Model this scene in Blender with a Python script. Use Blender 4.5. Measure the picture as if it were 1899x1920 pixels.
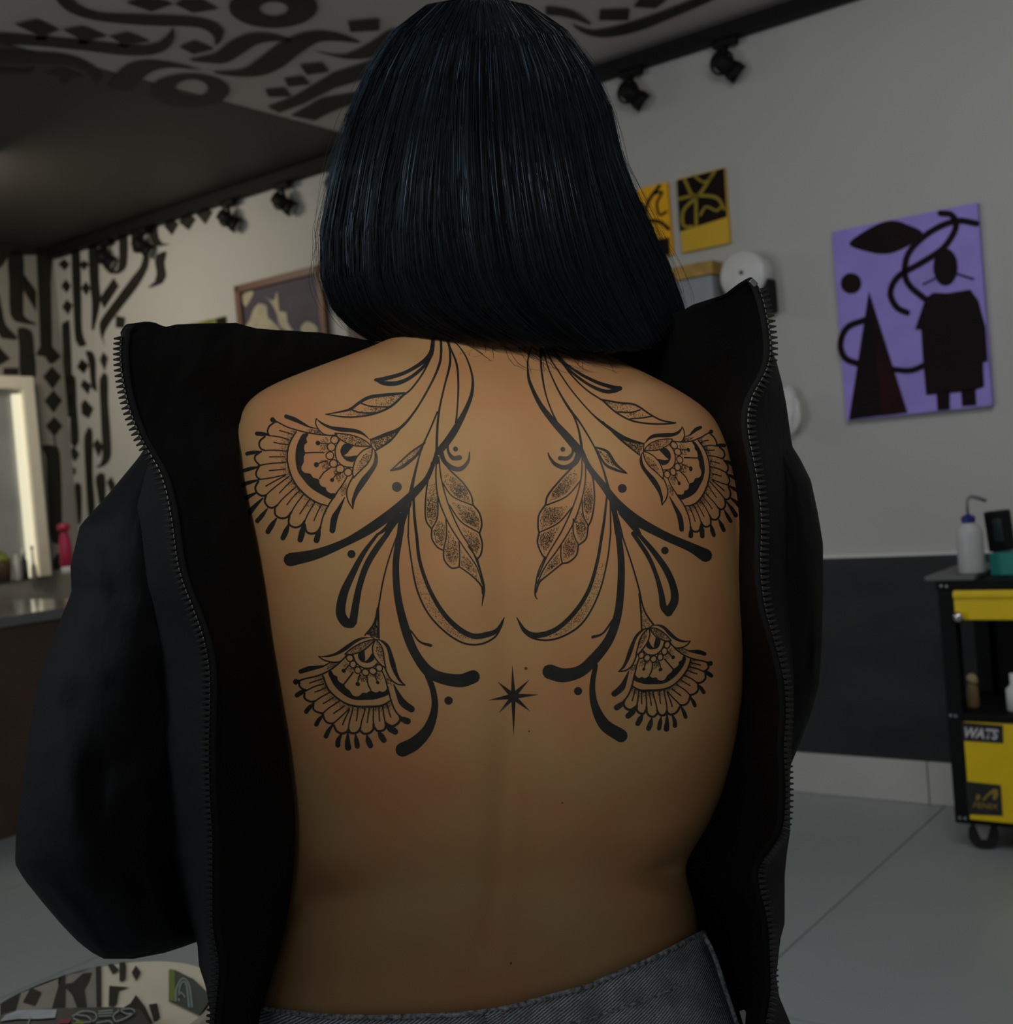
import bpy, bmesh, math, random
import numpy as np
from mathutils import Vector, Matrix, noise, geometry
from mathutils.bvhtree import BVHTree

random.seed(7)
rng = np.random.default_rng(7)
for o in list(bpy.data.objects):
    bpy.data.objects.remove(o, do_unlink=True)
SC = bpy.context.scene
COL = SC.collection

# ------------------------------------------------------------------ camera
FPX, PITCH, ROLL, CAMH = 2200.0, 0.02337, 0.08481, 1.30
CAM = Vector((0, 0, CAMH))
FW = Vector((0, math.cos(PITCH), -math.sin(PITCH)))
_u0 = Vector((0, math.sin(PITCH), math.cos(PITCH)))
_r0 = Vector((1, 0, 0))
RT = _r0 * math.cos(ROLL) - _u0 * math.sin(ROLL)
UP = _u0 * math.cos(ROLL) + _r0 * math.sin(ROLL)
cam_data = bpy.data.cameras.new('camera')
cam_data.sensor_fit = 'HORIZONTAL'
cam_data.sensor_width = 36.0
cam_data.lens = FPX * 36.0 / 1899.0
cam_data.clip_start = 0.02
cam_data.dof.use_dof = True
cam_data.dof.focus_distance = 1.0
cam_data.dof.aperture_fstop = 9.0
cam = bpy.data.objects.new('camera', cam_data)
COL.objects.link(cam)
M = Matrix((RT, UP, -FW)).transposed().to_4x4()
M.translation = CAM
cam.matrix_world = M
SC.camera = cam

# ------------------------------------------------------------------ light
SC.view_settings.view_transform = 'Standard'
SC.view_settings.look = 'None'
SC.view_settings.gamma = 1.0
SC.view_settings.use_curve_mapping = False
SC.view_settings.exposure = 0.0
world = bpy.data.worlds.new('world')
SC.world = world
world.use_nodes = True
world.node_tree.nodes['Background'].inputs[0].default_value = (1.0, 0.965, 0.90, 1)
world.node_tree.nodes['Background'].inputs[1].default_value = 0.155

def area_light(name, loc, target, size, power, color, sy=None, spread=math.pi):
    d = bpy.data.lights.new(name, 'AREA')
    d.energy = power
    d.color = color
    d.size = size
    if sy:
        d.shape = 'RECTANGLE'
        d.size_y = sy
    d.spread = spread
    o = bpy.data.objects.new(name, d)
    COL.objects.link(o)
    o.location = loc
    v = Vector(target) - Vector(loc)
    o.rotation_euler = v.to_track_quat('-Z', 'Y').to_euler()
    return o
def spot_light(name, loc, target, power, color, angle, blend, radius):
    d = bpy.data.lights.new(name, 'SPOT')
    d.energy = power
    d.color = color
    d.spot_size = math.radians(angle)
    d.spot_blend = blend
    d.shadow_soft_size = radius
    o = bpy.data.objects.new(name, d)
    COL.objects.link(o)
    o.location = loc
    o.rotation_euler = (Vector(target) - Vector(loc)).to_track_quat('-Z', 'Y').to_euler()
    return o
spot_light('added_back_spot', (-0.28, -0.60, 1.92), (-0.01, 1.0, 1.395), 65.0, (1.0, 0.91, 0.78), 26.2, 1.0, 0.12)  # added unseen spot; its cone makes the light fade down the back
area_light('ceiling_lamp_light', (-0.25, 0.62, 2.95), (-0.10, 0.9, 1.2), 0.45, 2.6, (0.72, 0.90, 1.0))
area_light('room_lamp_light', (0.9, 2.1, 2.9), (1.5, 3.2, 1.3), 1.2, 22.0, (0.97, 0.98, 1.0))
area_light('desk_lamp_light', (-2.6, 5.6, 2.9), (-1.8, 6.4, 1.4), 0.8, 24.0, (1.0, 0.88, 0.70))
area_light('doorway_daylight', (-3.1, 1.2, 1.9), (-1.3, 2.6, 0.2), 1.0, 28.0, (0.86, 0.94, 1.0), 1.8)

# ------------------------------------------------------------------ geometry helpers
def ray(px, py):
    return FW + RT * ((px - 949.5) / FPX) + UP * ((960.0 - py) / FPX)
def pix(px, py, depth):
    return CAM + ray(px, py) * depth
def proj(p):
    v = p - CAM
    z = v.dot(FW)
    return 949.5 + FPX * v.dot(RT) / z, 960.0 - FPX * v.dot(UP) / z, z
AZ = 0.9267876
NW = Vector((math.cos(AZ), math.sin(AZ), 0))       # towards the long wall
UW = Vector((math.sin(AZ), -math.cos(AZ), 0))      # along the long wall, to the right
ND, HC, UC = 4.3133, 3.02, -6.62                   # wall distance, ceiling height, corner
def room(u, n, z):
    return UW * u + NW * n + Vector((0, 0, z))
def on_plane(px, py, point, normal):
    d = ray(px, py)
    t = (point - CAM).dot(normal) / d.dot(normal)
    return CAM + d * t
def on_wall(px, py, off=0.0):
    return on_plane(px, py, NW * (ND - off), NW)
def on_left(px, py, off=0.0):
    return on_plane(px, py, UW * (UC + off), UW)
def on_ceil(px, py, off=0.0):
    return on_plane(px, py, Vector((0, 0, HC - off)), Vector((0, 0, 1)))

def lerp_table(tab, x):
    xs = [t[0] for t in tab]
    ys = [t[1] for t in tab]
    return float(np.interp(x, xs, ys))
def smooth_table(tab, x):
    """monotone-ish smooth interpolation: average of linear lookups around x"""
    return sum(lerp_table(tab, x + d) * w for d, w in ((-24, .15), (-12, .22), (0, .26), (12, .22), (24, .15)))
def catmull(pts, step, closed=False):
    pts = [np.array(p, float) for p in pts]
    n = len(pts)
    if n == 2 and not closed:
        m = max(2, int(np.linalg.norm((pts[1] - pts[0])[:2]) / step) + 1)
        return [pts[0] + (pts[1] - pts[0]) * i / (m - 1) for i in range(m)]
    out = []
    segs = n if closed else n - 1
    for i in range(segs):
        p1, p2 = pts[i % n], pts[(i + 1) % n]
        p0 = pts[(i - 1) % n] if closed or i > 0 else 2 * p1 - p2
        p3 = pts[(i + 2) % n] if closed or i + 2 < n else 2 * p2 - p1
        m = max(1, int(np.linalg.norm((p2 - p1)[:2]) / step))
        for k in range(m):
            t = k / m
            out.append(0.5 * ((2 * p1) + (p2 - p0) * t + (2 * p0 - 5 * p1 + 4 * p2 - p3) * t * t + (3 * p1 - p0 - 3 * p2 + p3) * t ** 3))
    if not closed:
        out.append(pts[-1])
    return out

# ------------------------------------------------------------------ materials
def mat(name, color, rough=0.6, spec=0.4, metal=0.0, var=0.0, scale=20.0, bump=0.0, bscale=200.0, col2=None, emit=None, estr=0.0, stretch=None, trans=0.0):
    m = bpy.data.materials.new(name)
    m.use_nodes = True
    nt = m.node_tree
    b = nt.nodes['Principled BSDF']
    b.inputs['Base Color'].default_value = (*color, 1)
    b.inputs['Roughness'].default_value = rough
    b.inputs['Specular IOR Level'].default_value = spec
    b.inputs['Metallic'].default_value = metal
    if trans:
        b.inputs['Transmission Weight'].default_value = trans
    if emit:
        b.inputs['Emission Color'].default_value = (*emit, 1)
        b.inputs['Emission Strength'].default_value = estr
    tc = nt.nodes.new('ShaderNodeTexCoord')
    src = tc.outputs['Object']
    if stretch:
        mp = nt.nodes.new('ShaderNodeMapping')
        mp.inputs['Scale'].default_value = stretch
        nt.links.new(src, mp.inputs[0])
        src = mp.outputs[0]
    if var or col2:
        n = nt.nodes.new('ShaderNodeTexNoise')
        n.inputs['Scale'].default_value = scale
        n.inputs['Detail'].default_value = 5
        nt.links.new(src, n.inputs['Vector'])
        r = nt.nodes.new('ShaderNodeValToRGB')
        r.color_ramp.elements[0].position = 0.35
        r.color_ramp.elements[1].position = 0.68
        c2 = col2 if col2 else tuple(c * (1 - var) for c in color)
        r.color_ramp.elements[0].color = (*c2, 1)
        r.color_ramp.elements[1].color = (*color, 1)
        nt.links.new(n.outputs[0], r.inputs[0])
        nt.links.new(r.outputs[0], b.inputs['Base Color'])
    if bump:
        n2 = nt.nodes.new('ShaderNodeTexNoise')
        n2.inputs['Scale'].default_value = bscale
        n2.inputs['Detail'].default_value = 4
        nt.links.new(src, n2.inputs['Vector'])
        bp = nt.nodes.new('ShaderNodeBump')
        bp.inputs['Strength'].default_value = bump
        bp.inputs['Distance'].default_value = 0.002
        nt.links.new(n2.outputs[0], bp.inputs['Height'])
        nt.links.new(bp.outputs[0], b.inputs['Normal'])
    return m

MT = {}
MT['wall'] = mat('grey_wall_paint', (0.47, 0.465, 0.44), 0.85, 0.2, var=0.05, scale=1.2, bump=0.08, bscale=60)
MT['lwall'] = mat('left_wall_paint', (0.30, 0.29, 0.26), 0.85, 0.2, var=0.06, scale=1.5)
MT['ceil'] = mat('ceiling_paint', (0.52, 0.465, 0.45), 0.9, 0.2, var=0.06, scale=2)
MT['ceildark'] = mat('dark_ceiling_paint', (0.055, 0.052, 0.047), 0.6, 0.3, var=0.1, scale=2)
MT['paint'] = mat('black_brush_paint', (0.022, 0.020, 0.015), 0.6, 0.25, var=0.3, scale=6)
MT['wains'] = mat('dark_wainscot_paint', (0.014, 0.016, 0.017), 0.5, 0.25, scale=2.2, col2=(0.027, 0.033, 0.035), stretch=(1, 1, 2.2))
MT['tile'] = mat('floor_tile', (0.29, 0.325, 0.325), 0.32, 0.4, var=0.06, scale=3)
MT['grout'] = mat('grout', (0.17, 0.18, 0.18), 0.9, 0.2, var=0.1)
MT['bbtile'] = mat('baseboard_tile', (0.50, 0.49, 0.47), 0.4, 0.4, var=0.05, scale=4)
MT['black'] = mat('black_metal', (0.008, 0.008, 0.008), 0.6, 0.15, var=0.15)
MT['white'] = mat('white_plastic', (0.62, 0.62, 0.60), 0.45, 0.4, var=0.05)
MT['ink'] = mat('tattoo_ink', (0.021, 0.0225, 0.0245), 0.5, 0.3, var=0.35, scale=60)
MT['inkgrey'] = mat('tattoo_grey_wash', (0.060, 0.050, 0.042), 0.5, 0.3, var=0.35, scale=200)
MT['lbox'] = mat('yellow_metal', (0.78, 0.54, 0.002), 0.4, 0.4, var=0.06)

# ------------------------------------------------------------------ object helpers
def link(name, me, m, parent=None):
    o = bpy.data.objects.new(name, me)
    COL.objects.link(o)
    if m and not me.materials:
        me.materials.append(m)
    if parent:
        o.parent = parent
    return o
def mesh(name, verts, faces, m, parent=None, smooth=False):
    me = bpy.data.meshes.new(name)
    me.from_pydata([tuple(v) for v in verts], [], faces)
    me.update()
    if smooth:
        me.polygons.foreach_set('use_smooth', [True] * len(me.polygons))
    return link(name, me, m, parent)
def tag(o, label=None, cat=None, group=None, kind=None):
    if label: o['label'] = label
    if cat: o['category'] = cat
    if group: o['group'] = group
    if kind: o['kind'] = kind
    return o
def empty(name, loc=(0, 0, 0), rotz=0.0):
    o = bpy.data.objects.new(name, None)
    COL.objects.link(o)
    o.location = loc
    o.rotation_euler = (0, 0, rotz)
    o.empty_display_size = 0.05
    return o
def bm_obj(name, bm, m, parent=None, smooth=False):
    me = bpy.data.meshes.new(name)
    bmesh.ops.recalc_face_normals(bm, faces=bm.faces)
    bm.to_mesh(me)
    bm.free()
    if smooth:
        me.polygons.foreach_set('use_smooth', [True] * len(me.polygons))
    return link(name, me, m, parent)
RZ = math.atan2(UW.y, UW.x)                         # room axes: x along wall, y towards wall
ROOMM = Matrix.Rotation(RZ, 4, 'Z')
def add_box(bm, c, s, bevel=0.0, rot=None):
    r = bmesh.ops.create_cube(bm, size=1.0)
    vs = r['verts']
    bmesh.ops.scale(bm, vec=s, verts=vs)
    if bevel:
        es = list({e for v in vs for e in v.link_edges})
        rb = bmesh.ops.bevel(bm, geom=es, offset=bevel, segments=2, affect='EDGES', profile=0.7)
        vs = list({v for f in rb['faces'] for v in f.verts} | {v for v in vs if v.is_valid})
    if rot is not None:
        bmesh.ops.transform(bm, matrix=rot, verts=vs)
    bmesh.ops.translate(bm, vec=c, verts=vs)
    return vs
def add_cyl(bm, p0, p1, r0, r1=None, seg=20, caps=True):
    p0, p1 = Vector(p0), Vector(p1)
    d = p1 - p0
    rr = bmesh.ops.create_cone(bm, cap_ends=caps, segments=seg, radius1=r0, radius2=r0 if r1 is None else r1, depth=d.length)
    q = Vector((0, 0, 1)).rotation_difference(d.normalized()).to_matrix().to_4x4()
    q.translation = (p0 + p1) / 2
    bmesh.ops.transform(bm, matrix=q, verts=rr['verts'])
    return rr['verts']
def add_lathe(bm, prof, seg=24, center=(0, 0, 0)):
    rings = []
    for r, z in prof:
        rings.append([bm.verts.new((center[0] + r * math.cos(2 * math.pi * i / seg), center[1] + r * math.sin(2 * math.pi * i / seg), center[2] + z)) for i in range(seg)])
    for a, b in zip(rings, rings[1:]):
        for i in range(seg):
            bm.faces.new((a[i], a[(i + 1) % seg], b[(i + 1) % seg], b[i]))
    bm.faces.new(rings[0][::-1])
    bm.faces.new(rings[-1])
def add_tube(bm, pts, radii, seg=12, cap=True):
    """tapered tube through world points"""
    pts = [Vector(p) for p in pts]
    rings = []
    prev = None
    for i, p in enumerate(pts):
        t = (pts[min(i + 1, len(pts) - 1)] - pts[max(i - 1, 0)]).normalized()
        a = Vector((0, 0, 1)) if prev is None and abs(t.z) < 0.9 else (Vector((1, 0, 0)) if prev is None else prev)
        x = (a - t * a.dot(t)).normalized()
        prev = x
        y = t.cross(x)
        r = radii[i] if hasattr(radii, '__len__') else radii
        rings.append([bm.verts.new(p + x * r * math.cos(2 * math.pi * k / seg) + y * r * math.sin(2 * math.pi * k / seg)) for k in range(seg)])
    for a, b in zip(rings, rings[1:]):
        for k in range(seg):
            bm.faces.new((a[k], a[(k + 1) % seg], b[(k + 1) % seg], b[k]))
    if cap:
        bm.faces.new(rings[0][::-1])
        bm.faces.new(rings[-1])
def room_box(name, u, n, z, su, sn, sz, m, parent=None, bevel=0.0):
    """box in room axes given by its centre; the mesh is in local coordinates"""
    bm = bmesh.new()
    add_box(bm, (0, 0, 0), (su, sn, sz), bevel)
    o = bm_obj(name, bm, m, parent)
    o.location = room(u, n, z)
    o.rotation_euler = (0, 0, RZ)
    return o

# ---- flat strokes in pixel space
def ribbon(pts, widths, step=3.0, cap=True):
    """variable-width brush stroke; returns (points2d, faces)"""
    if not hasattr(widths, '__len__'):
        widths = [widths] * len(pts)
    ws = np.interp(np.linspace(0, 1, len(pts)), np.linspace(0, 1, len(widths)), widths)
    c = catmull([(p[0], p[1], w) for p, w in zip(pts, ws)], step)
    V, Fc = [], []
    n = len(c)
    for i in range(n):
        t = c[min(i + 1, n - 1)][:2] - c[max(i - 1, 0)][:2]
        L = np.linalg.norm(t)
        t = t / L if L > 1e-9 else np.array([1., 0])
        nn = np.array([-t[1], t[0]])
        h = max(c[i][2], 0.2) / 2
        V += [c[i][:2] + nn * h, c[i][:2] - nn * h]
        if i:
            Fc.append((2 * i - 2, 2 * i - 1, 2 * i + 1, 2 * i))
    if cap:
        for idx, s in ((0, -1), (n - 1, 1)):
            h = max(c[idx][2], 0.2) / 2
            if h < step * 0.25:
                continue
            t = c[min(idx + 1, n - 1)][:2] - c[max(idx - 1, 0)][:2]
            t = t / (np.linalg.norm(t) + 1e-9) * s
            nn = np.array([-t[1], t[0]])
            base = len(V)
            fan = [c[idx][:2] + (nn * math.cos(a) + t * math.sin(a)) * h for a in np.linspace(0, math.pi, 7)]
            V += fan
            Fc.append(tuple(range(base, base + 7)))
    return V, Fc
def disc(x, y, r, r2=None, n=20):
    r2 = r2 or r
    V = [(x + r * math.cos(2 * math.pi * i / n), y + r2 * math.sin(2 * math.pi * i / n)) for i in range(n)]
    return V, [tuple(range(n))]
def ringshape(x, y, rx, ry, ix, iy, irx, iry, n=36):
    V, Fc = [], []
    for i in range(n):
        a = 2 * math.pi * i / n
        V += [(x + rx * math.cos(a), y + ry * math.sin(a)), (ix + irx * math.cos(a), iy + iry * math.sin(a))]
        j = (i + 1) % n
        Fc.append((2 * i, 2 * j, 2 * j + 1, 2 * i + 1))
    return V, Fc
def fillpoly(pts, grid=7.0, smooth=0.0):
    """filled polygon triangulated with interior points"""
    if smooth:
        pts = catmull(pts, smooth, closed=True)
    P = [Vector((float(p[0]), float(p[1]))) for p in pts]
    n = len(P)
    xs = [p.x for p in P]
    ys = [p.y for p in P]
    pa = np.array([(p.x, p.y) for p in P])
    pb = np.roll(pa, -1, 0)
    inner = []
    for gx in np.arange(min(xs), max(xs), grid):
        for gy in np.arange(min(ys), max(ys), grid):
            q = np.array([gx, gy])
            cr = ((pa[:, 1] > gy) != (pb[:, 1] > gy))
            with np.errstate(divide='ignore', invalid='ignore'):
                xi = (pb[:, 0] - pa[:, 0]) * (gy - pa[:, 1]) / (pb[:, 1] - pa[:, 1]) + pa[:, 0]
            if (np.sum(cr & (gx < xi)) % 2) and np.min(np.hypot(*(pa - q).T)) > grid * 0.4:
                inner.append(Vector((gx, gy)))
    r = geometry.delaunay_2d_cdt(P + inner, [], [list(range(n))], 1, 1e-5)
    return [(v.x, v.y) for v in r[0]], [tuple(f) for f in r[2]]
class Flat:
    """collects pixel-space shapes"""
    def __init__(self): self.V, self.F = [], []
    def add(self, vf):
        b = len(self.V)
        self.V += [tuple(v) for v in vf[0]]
        self.F += [tuple(i + b for i in f) for f in vf[1]]
        return self
    def build(self, name, m, parent, fn, kind=None):
        P = [fn(*v) for v in self.V]
        Fc = [f for f in self.F if all(P[i] is not None for i in f)]
        P = [p if p is not None else CAM for p in P]
        used = sorted({i for f in Fc for i in f})
        re = {j: k for k, j in enumerate(used)}
        o = mesh(name, [P[j] for j in used], [tuple(re[i] for i in f) for f in Fc], m)
        if parent:
            o.parent = parent
            o.matrix_parent_inverse = parent.matrix_world.inverted() if parent.type != 'EMPTY' else Matrix.Identity(4)
        if kind: o['kind'] = kind
        return o
def crop(ox, oy, s):
    return lambda pts: [(ox + x / s, oy + y / s) for x, y in pts]
def worldm(o):
    m = o.matrix_basis.copy() if o.type != 'EMPTY' else Matrix.Translation(o.location) @ o.rotation_euler.to_matrix().to_4x4()
    if o.parent:
        return worldm(o.parent) @ o.matrix_parent_inverse @ m
    return m
def attach(child, parent):
    child.parent = parent
    child.matrix_parent_inverse = worldm(parent).inverted()
    return child
def wbox(name, u0, u1, n0, n1, z0, z1, m, parent=None, bevel=0.0):
    """box in room axes with its mesh in world coordinates"""
    bm = bmesh.new()
    add_box(bm, (0, 0, 0), (u1 - u0, n1 - n0, z1 - z0), bevel)
    T = ROOMM.copy()
    T.translation = room((u0 + u1) / 2, (n0 + n1) / 2, (z0 + z1) / 2)
    bmesh.ops.transform(bm, matrix=T, verts=bm.verts)
    return bm_obj(name, bm, m, parent)

# ================================================================== the room
U1, N0 = 1.6, -3.4                                   # right end of the long wall, room end behind the camera
wall_r = tag(wbox('wall_right', UC - 0.12, U1, ND, ND + 0.12, 0, HC, MT['wall']), 'grey painted wall hung with small paintings', kind='structure')
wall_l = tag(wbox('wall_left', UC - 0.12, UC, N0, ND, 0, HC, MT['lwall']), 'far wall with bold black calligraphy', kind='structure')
ceil = tag(wbox('ceiling', UC, U1, N0, ND, HC, HC + 0.1, MT['ceil']), 'grey ceiling painted with black calligraphy', kind='structure')
wbox('dark_ceiling_field', UC, -3.85, N0, ND, HC - 0.004, HC - 0.0005, MT['ceildark'], ceil)
floor = tag(wbox('floor', UC, U1, N0, ND, -0.06, -0.004, MT['grout']), 'light grey tiled floor', kind='structure')
TU, TN, G = 0.9, 1.8, 0.005
tile_me = {}
u = -1.345 - TU * 6
k = 0
while u < U1:
    n = 2.51 - TN * 3
    while n < ND:
        a0, a1, b0, b1 = max(u + G / 2, UC), min(u + TU - G / 2, U1), max(n + G / 2, N0), min(n + TN - G / 2, ND - 0.016)
        if a1 - a0 > 0.02 and b1 - b0 > 0.02:
            key = (round(a1 - a0, 3), round(b1 - b0, 3))
            if key not in tile_me:
                bm = bmesh.new()
                add_box(bm, (0, 0, 0), (a1 - a0, b1 - b0, 0.012), 0.0015)
                me = bpy.data.meshes.new('tile')
                bm.to_mesh(me)
                bm.free()
                me.materials.append(MT['tile'])
                tile_me[key] = me
            o = bpy.data.objects.new('tile', tile_me[key])
            COL.objects.link(o)
            o.parent = floor
            o.location = room((a0 + a1) / 2, (b0 + b1) / 2, -0.006)
            o.rotation_euler = (0, 0, RZ)
        n += TN
    u += TU
# wainscot, its light edge and the baseboard of tiles
wains = tag(wbox('wall_right_wainscot', UC + 0.002, U1, ND - 0.012, ND - 0.0005, 0.14, 0.915, MT['wains']), 'dark painted wainscot along the lower wall', kind='structure')
trim = tag(wbox('trim_1', UC + 0.002, U1, ND - 0.016, ND - 0.0005, 0.915, 0.927, MT['white']), 'thin pale strip on top of the dark wainscot', kind='structure')
bb = tag(wbox('baseboard_right', UC + 0.002, U1, ND - 0.014, ND - 0.0005, 0, 0.148, MT['grout']), 'pale tiled baseboard', kind='structure')
u = -1.40 - TU * 6
while u < U1:
    a0, a1 = max(u + 0.002, UC + 0.004), min(u + TU - 0.002, U1)
    if a1 - a0 > 0.05:
        wbox('baseboard_tile', a0, a1, ND - 0.026, ND - 0.0135, 0.001, 0.158, MT['bbtile'], bb, 0.003)
    u += TU

# ------------------------------------------------------------------ calligraphy
def strokes(shapes, fn, parent):
    for s in shapes:
        Flat().add(s).build('calligraphy_stroke', MT['paint'], None, fn).parent = parent
def fp(pts, cr, sm=6.0):
    return fillpoly(catmull(cr(pts), sm, closed=True) if sm else cr(pts), 60.0)
C1 = crop(0, 0, 2.713)
def c_(pts): return fp(pts, C1, 8)
def d_(pts): return fp(pts, C1, 0)
ce = [
 c_([(370,0),(400,30),(500,65),(700,75),(950,85),(1080,110),(1140,160),(1130,200),(1095,235),(1090,190),(1040,150),(950,135),(750,130),(520,110),(380,75),(310,30),(285,-10),(330,-12)]),
 d_([(640,15),(700,-8),(800,-4),(880,20),(770,60)]), d_([(890,22),(930,-4),(1020,-4),(1110,46),(980,66)]),
 d_([(75,125),(185,97),(300,152),(230,180),(240,205),(180,205),(185,175)]), d_([(318,152),(420,133),(545,185),(450,205),(450,225),(400,225),(400,195)]), d_([(555,186),(650,164),(762,212),(660,225),(650,243),(600,235),(610,215)]),
 c_([(-20,170),(200,185),(420,205),(600,225),(740,232),(820,210),(865,165),(880,138),(888,190),(860,240),(790,275),(650,283),(400,255),(200,235),(-20,220)]),
 c_([(-20,262),(250,268),(380,290),(480,340),(525,385),(515,410),(490,430),(480,410),(440,370),(380,335),(250,325),(-20,315)]),
 d_([(235,370),(310,344),(425,385),(360,400),(340,425),(300,420),(310,395)]), d_([(-10,342),(120,352),(185,338),(150,378),(-10,376)]),
 c_([(545,440),(590,380),(650,330),(740,308),(860,318),(980,345),(1025,357),(980,352),(860,345),(780,362),(720,405),(675,462),(600,460)]),
 d_([(912,240),(990,207),(1088,250),(985,277)]),
 c_([(965,305),(1090,275),(1170,215),(1260,175),(1370,172),(1490,208),(1400,210),(1310,225),(1230,275),(1150,320),(1060,320)]),
 c_([(1085,368),(1230,355),(1330,290),(1440,210),(1560,165),(1690,165),(1835,218),(1720,210),(1620,215),(1530,270),(1430,345),(1330,385),(1200,390)]),
 c_([(1595,258),(1740,280),(1860,232),(1990,150),(2050,160),(1990,230),(1900,290),(1760,300)]),
 d_([(1770,110),(1930,96),(1930,156),(1782,164)]),
 d_([(1525,330),(1640,320),(1674,366),(1560,382)]), d_([(1445,400),(1540,388),(1577,430),(1465,442)]), d_([(1350,456),(1450,448),(1482,492),(1365,494)]),
 d_([(1360,545),(1500,490),(1700,370),(1950,290),(2000,340),(1899,390),(1700,450),(1540,530),(1420,575)]),
 d_([(1480,590),(1640,500),(1820,470),(1820,520),(1680,572),(1600,615)]),
]
for i in range(2): pass
ce.append((lambda V: ([C1([v])[0] for v in V[0]], V[1]))(ringshape(1390, 38, 225, 105, 1392, 47, 74, 38)))
ce.append((lambda V: ([C1([v])[0] for v in V[0]], V[1]))(ringshape(965, 462, 202, 84, 975, 451, 84, 46)))
C4 = crop(1050, 0, 2.2367)
ce += [fp(p, C4, 8) for p in (
 [(-60,30),(0,35),(60,50),(132,106),(70,85),(0,68),(-60,60)],
 [(50,103),(130,128),(250,108),(400,60),(540,5),(600,-20),(680,-20),(500,62),(330,130),(200,157),(110,145)])]
ce += [fp(p, C4, 0) for p in ([(168,42),(292,38),(286,86),(163,86)], [(335,-6),(455,-6),(400,36),(308,30)])]
strokes(ce, lambda x, y: on_ceil(x, y, 0.006), ceil)
# strokes of the ceiling that run on outside the frame, over the viewer
for i in range(26):
    uu, nn = random.uniform(-3.6, 0.8), random.uniform(-2.0, 1.2)
    pts = [(uu + 0.32 * k + random.uniform(-.05, .05), nn + 0.16 * math.sin(k * 1.7 + i)) for k in range(4)]
    V, Fc = ribbon(pts, [0.03, 0.12, 0.13, 0.03], 0.05)
    mesh('calligraphy_stroke', [room(x, y, HC - 0.006) for x, y in V], Fc, MT['paint'], ceil)

W1, W2 = crop(0, 370, 5.585), crop(0, 680, 3.84)
wr = [fp(p, W1, 8) for p in (
 [(1050,470),(1120,500),(1130,600),(1160,720),(1210,775),(1245,690),(1250,380),(1330,380),(1335,640),(1310,750),(1230,805),(1150,800),(1090,740),(1050,620)],
 [(1500,480),(1555,560),(1560,690),(1520,800),(1430,950),(1260,1170),(1130,1350),(1080,1480),(1110,1565),(1060,1470),(1040,1330),(1090,1230),(1230,1040),(1380,840),(1470,720),(1500,600)],
 [(1380,380),(1480,380),(1480,520),(1440,590),(1390,570)],
 [(1640,600),(1745,565),(1722,680),(1740,830),(1700,900),(1545,950),(1620,880),(1640,800),(1622,690)],
 [(1545,220),(1650,220),(1650,360),(1665,430),(1700,480),(1785,490),(1620,515),(1580,450),(1565,400)],
 [(750,540),(830,540),(850,1000),(860,1400),(905,1550),(830,1568),(790,1500),(770,1200)],
 [(930,500),(1020,520),(1040,900),(1050,1100),(980,1400),(958,1380),(960,1100),(940,900)],
 [(650,1320),(720,1280),(740,1500),(752,1800),(770,2300),(700,2300),(670,1900),(655,1600)],
 [(895,1605),(960,1610),(1000,1700),(1005,1900),(1015,2040),(960,2000),(930,1750)])]
wr += [fp(p, W1, 0) for p in (
 [(1040,1060),(1190,840),(1245,930),(1090,1170)], [(1715,300),(1790,215),(1872,280),(1800,400)],
 [(638,930),(690,855),(742,930),(700,1005)], [(648,1150),(700,1068),(762,1130),(715,1232)], [(848,950),(900,878),(947,950),(905,1032)], [(828,700),(880,655),(932,700),(880,770)],
 [(610,700),(670,640),(730,700),(680,770)],
 [(803,1780),(850,1690),(917,1740),(880,1852)], [(1042,1700),(1080,1615),(1132,1680),(1097,1825)], [(1213,1238),(1312,1258),(1302,1372),(1208,1362)],
 [(590,420),(1640,180),(1640,240),(1320,420),(1080,520),(820,560),(590,580)])]
wr += [fp(p, C1, 0) for p in ([(908,1130),(950,1078),(997,1115),(960,1172)], [(998,1090),(1035,1038),(1082,1080),(1045,1142)])]
wr += [fp(p, W2, 6) for p in (
 [(480,110),(540,100),(552,300),(566,570),(515,590),(500,350)],
 [(718,115),(772,85),(780,300),(795,500),(797,680),(745,745),(690,752),(735,690),(725,400)],
 [(608,520),(662,480),(667,800),(682,1050),(640,1130),(615,800)], [(690,820),(752,800),(757,1000),(720,1035),(700,930)], [(528,900),(582,880),(582,1150),(528,1150)])]
wr += [fp(p, W2, 0) for p in (
 [(553,25),(612,0),(640,18),(605,78)], [(578,165),(600,118),(657,160),(635,232)], [(583,300),(610,262),(674,330),(640,404),(588,370)],
 [(498,650),(530,598),(572,660),(540,718)], [(668,590),(700,546),(742,600),(710,684)], [(768,860),(800,818),(832,880),(805,954)], [(508,756),(545,756),(545,804),(508,804)])]
strokes(wr, lambda x, y: on_wall(x, y, 0.002), wall_r)
wl = [fp(p, W1, 8) for p in (
 [(90,590),(240,590),(245,1100),(260,1250),(390,1330),(200,1310),(110,1230),(95,900)],
 [(-20,1000),(30,1200),(60,1330),(190,1480),(70,1480),(-20,1420)],
 [(190,1370),(330,1400),(360,1600),(370,1880),(220,1880),(200,1550)])]
wl += [fp(p, W1, 0) for p in (
 [(-20,420),(595,450),(590,600),(90,610),(40,700),(-20,760)], [(250,800),(380,980),(380,1200),(250,980)],
 [(375,500),(560,500),(535,900),(548,1560),(640,1665),(560,1740),(520,1745),(470,1670),(375,1650),(420,1560),(400,1000)],
 [(-20,1550),(110,1690),(-20,1770)], [(35,1785),(195,1785),(195,1860),(35,1860)])]
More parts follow.
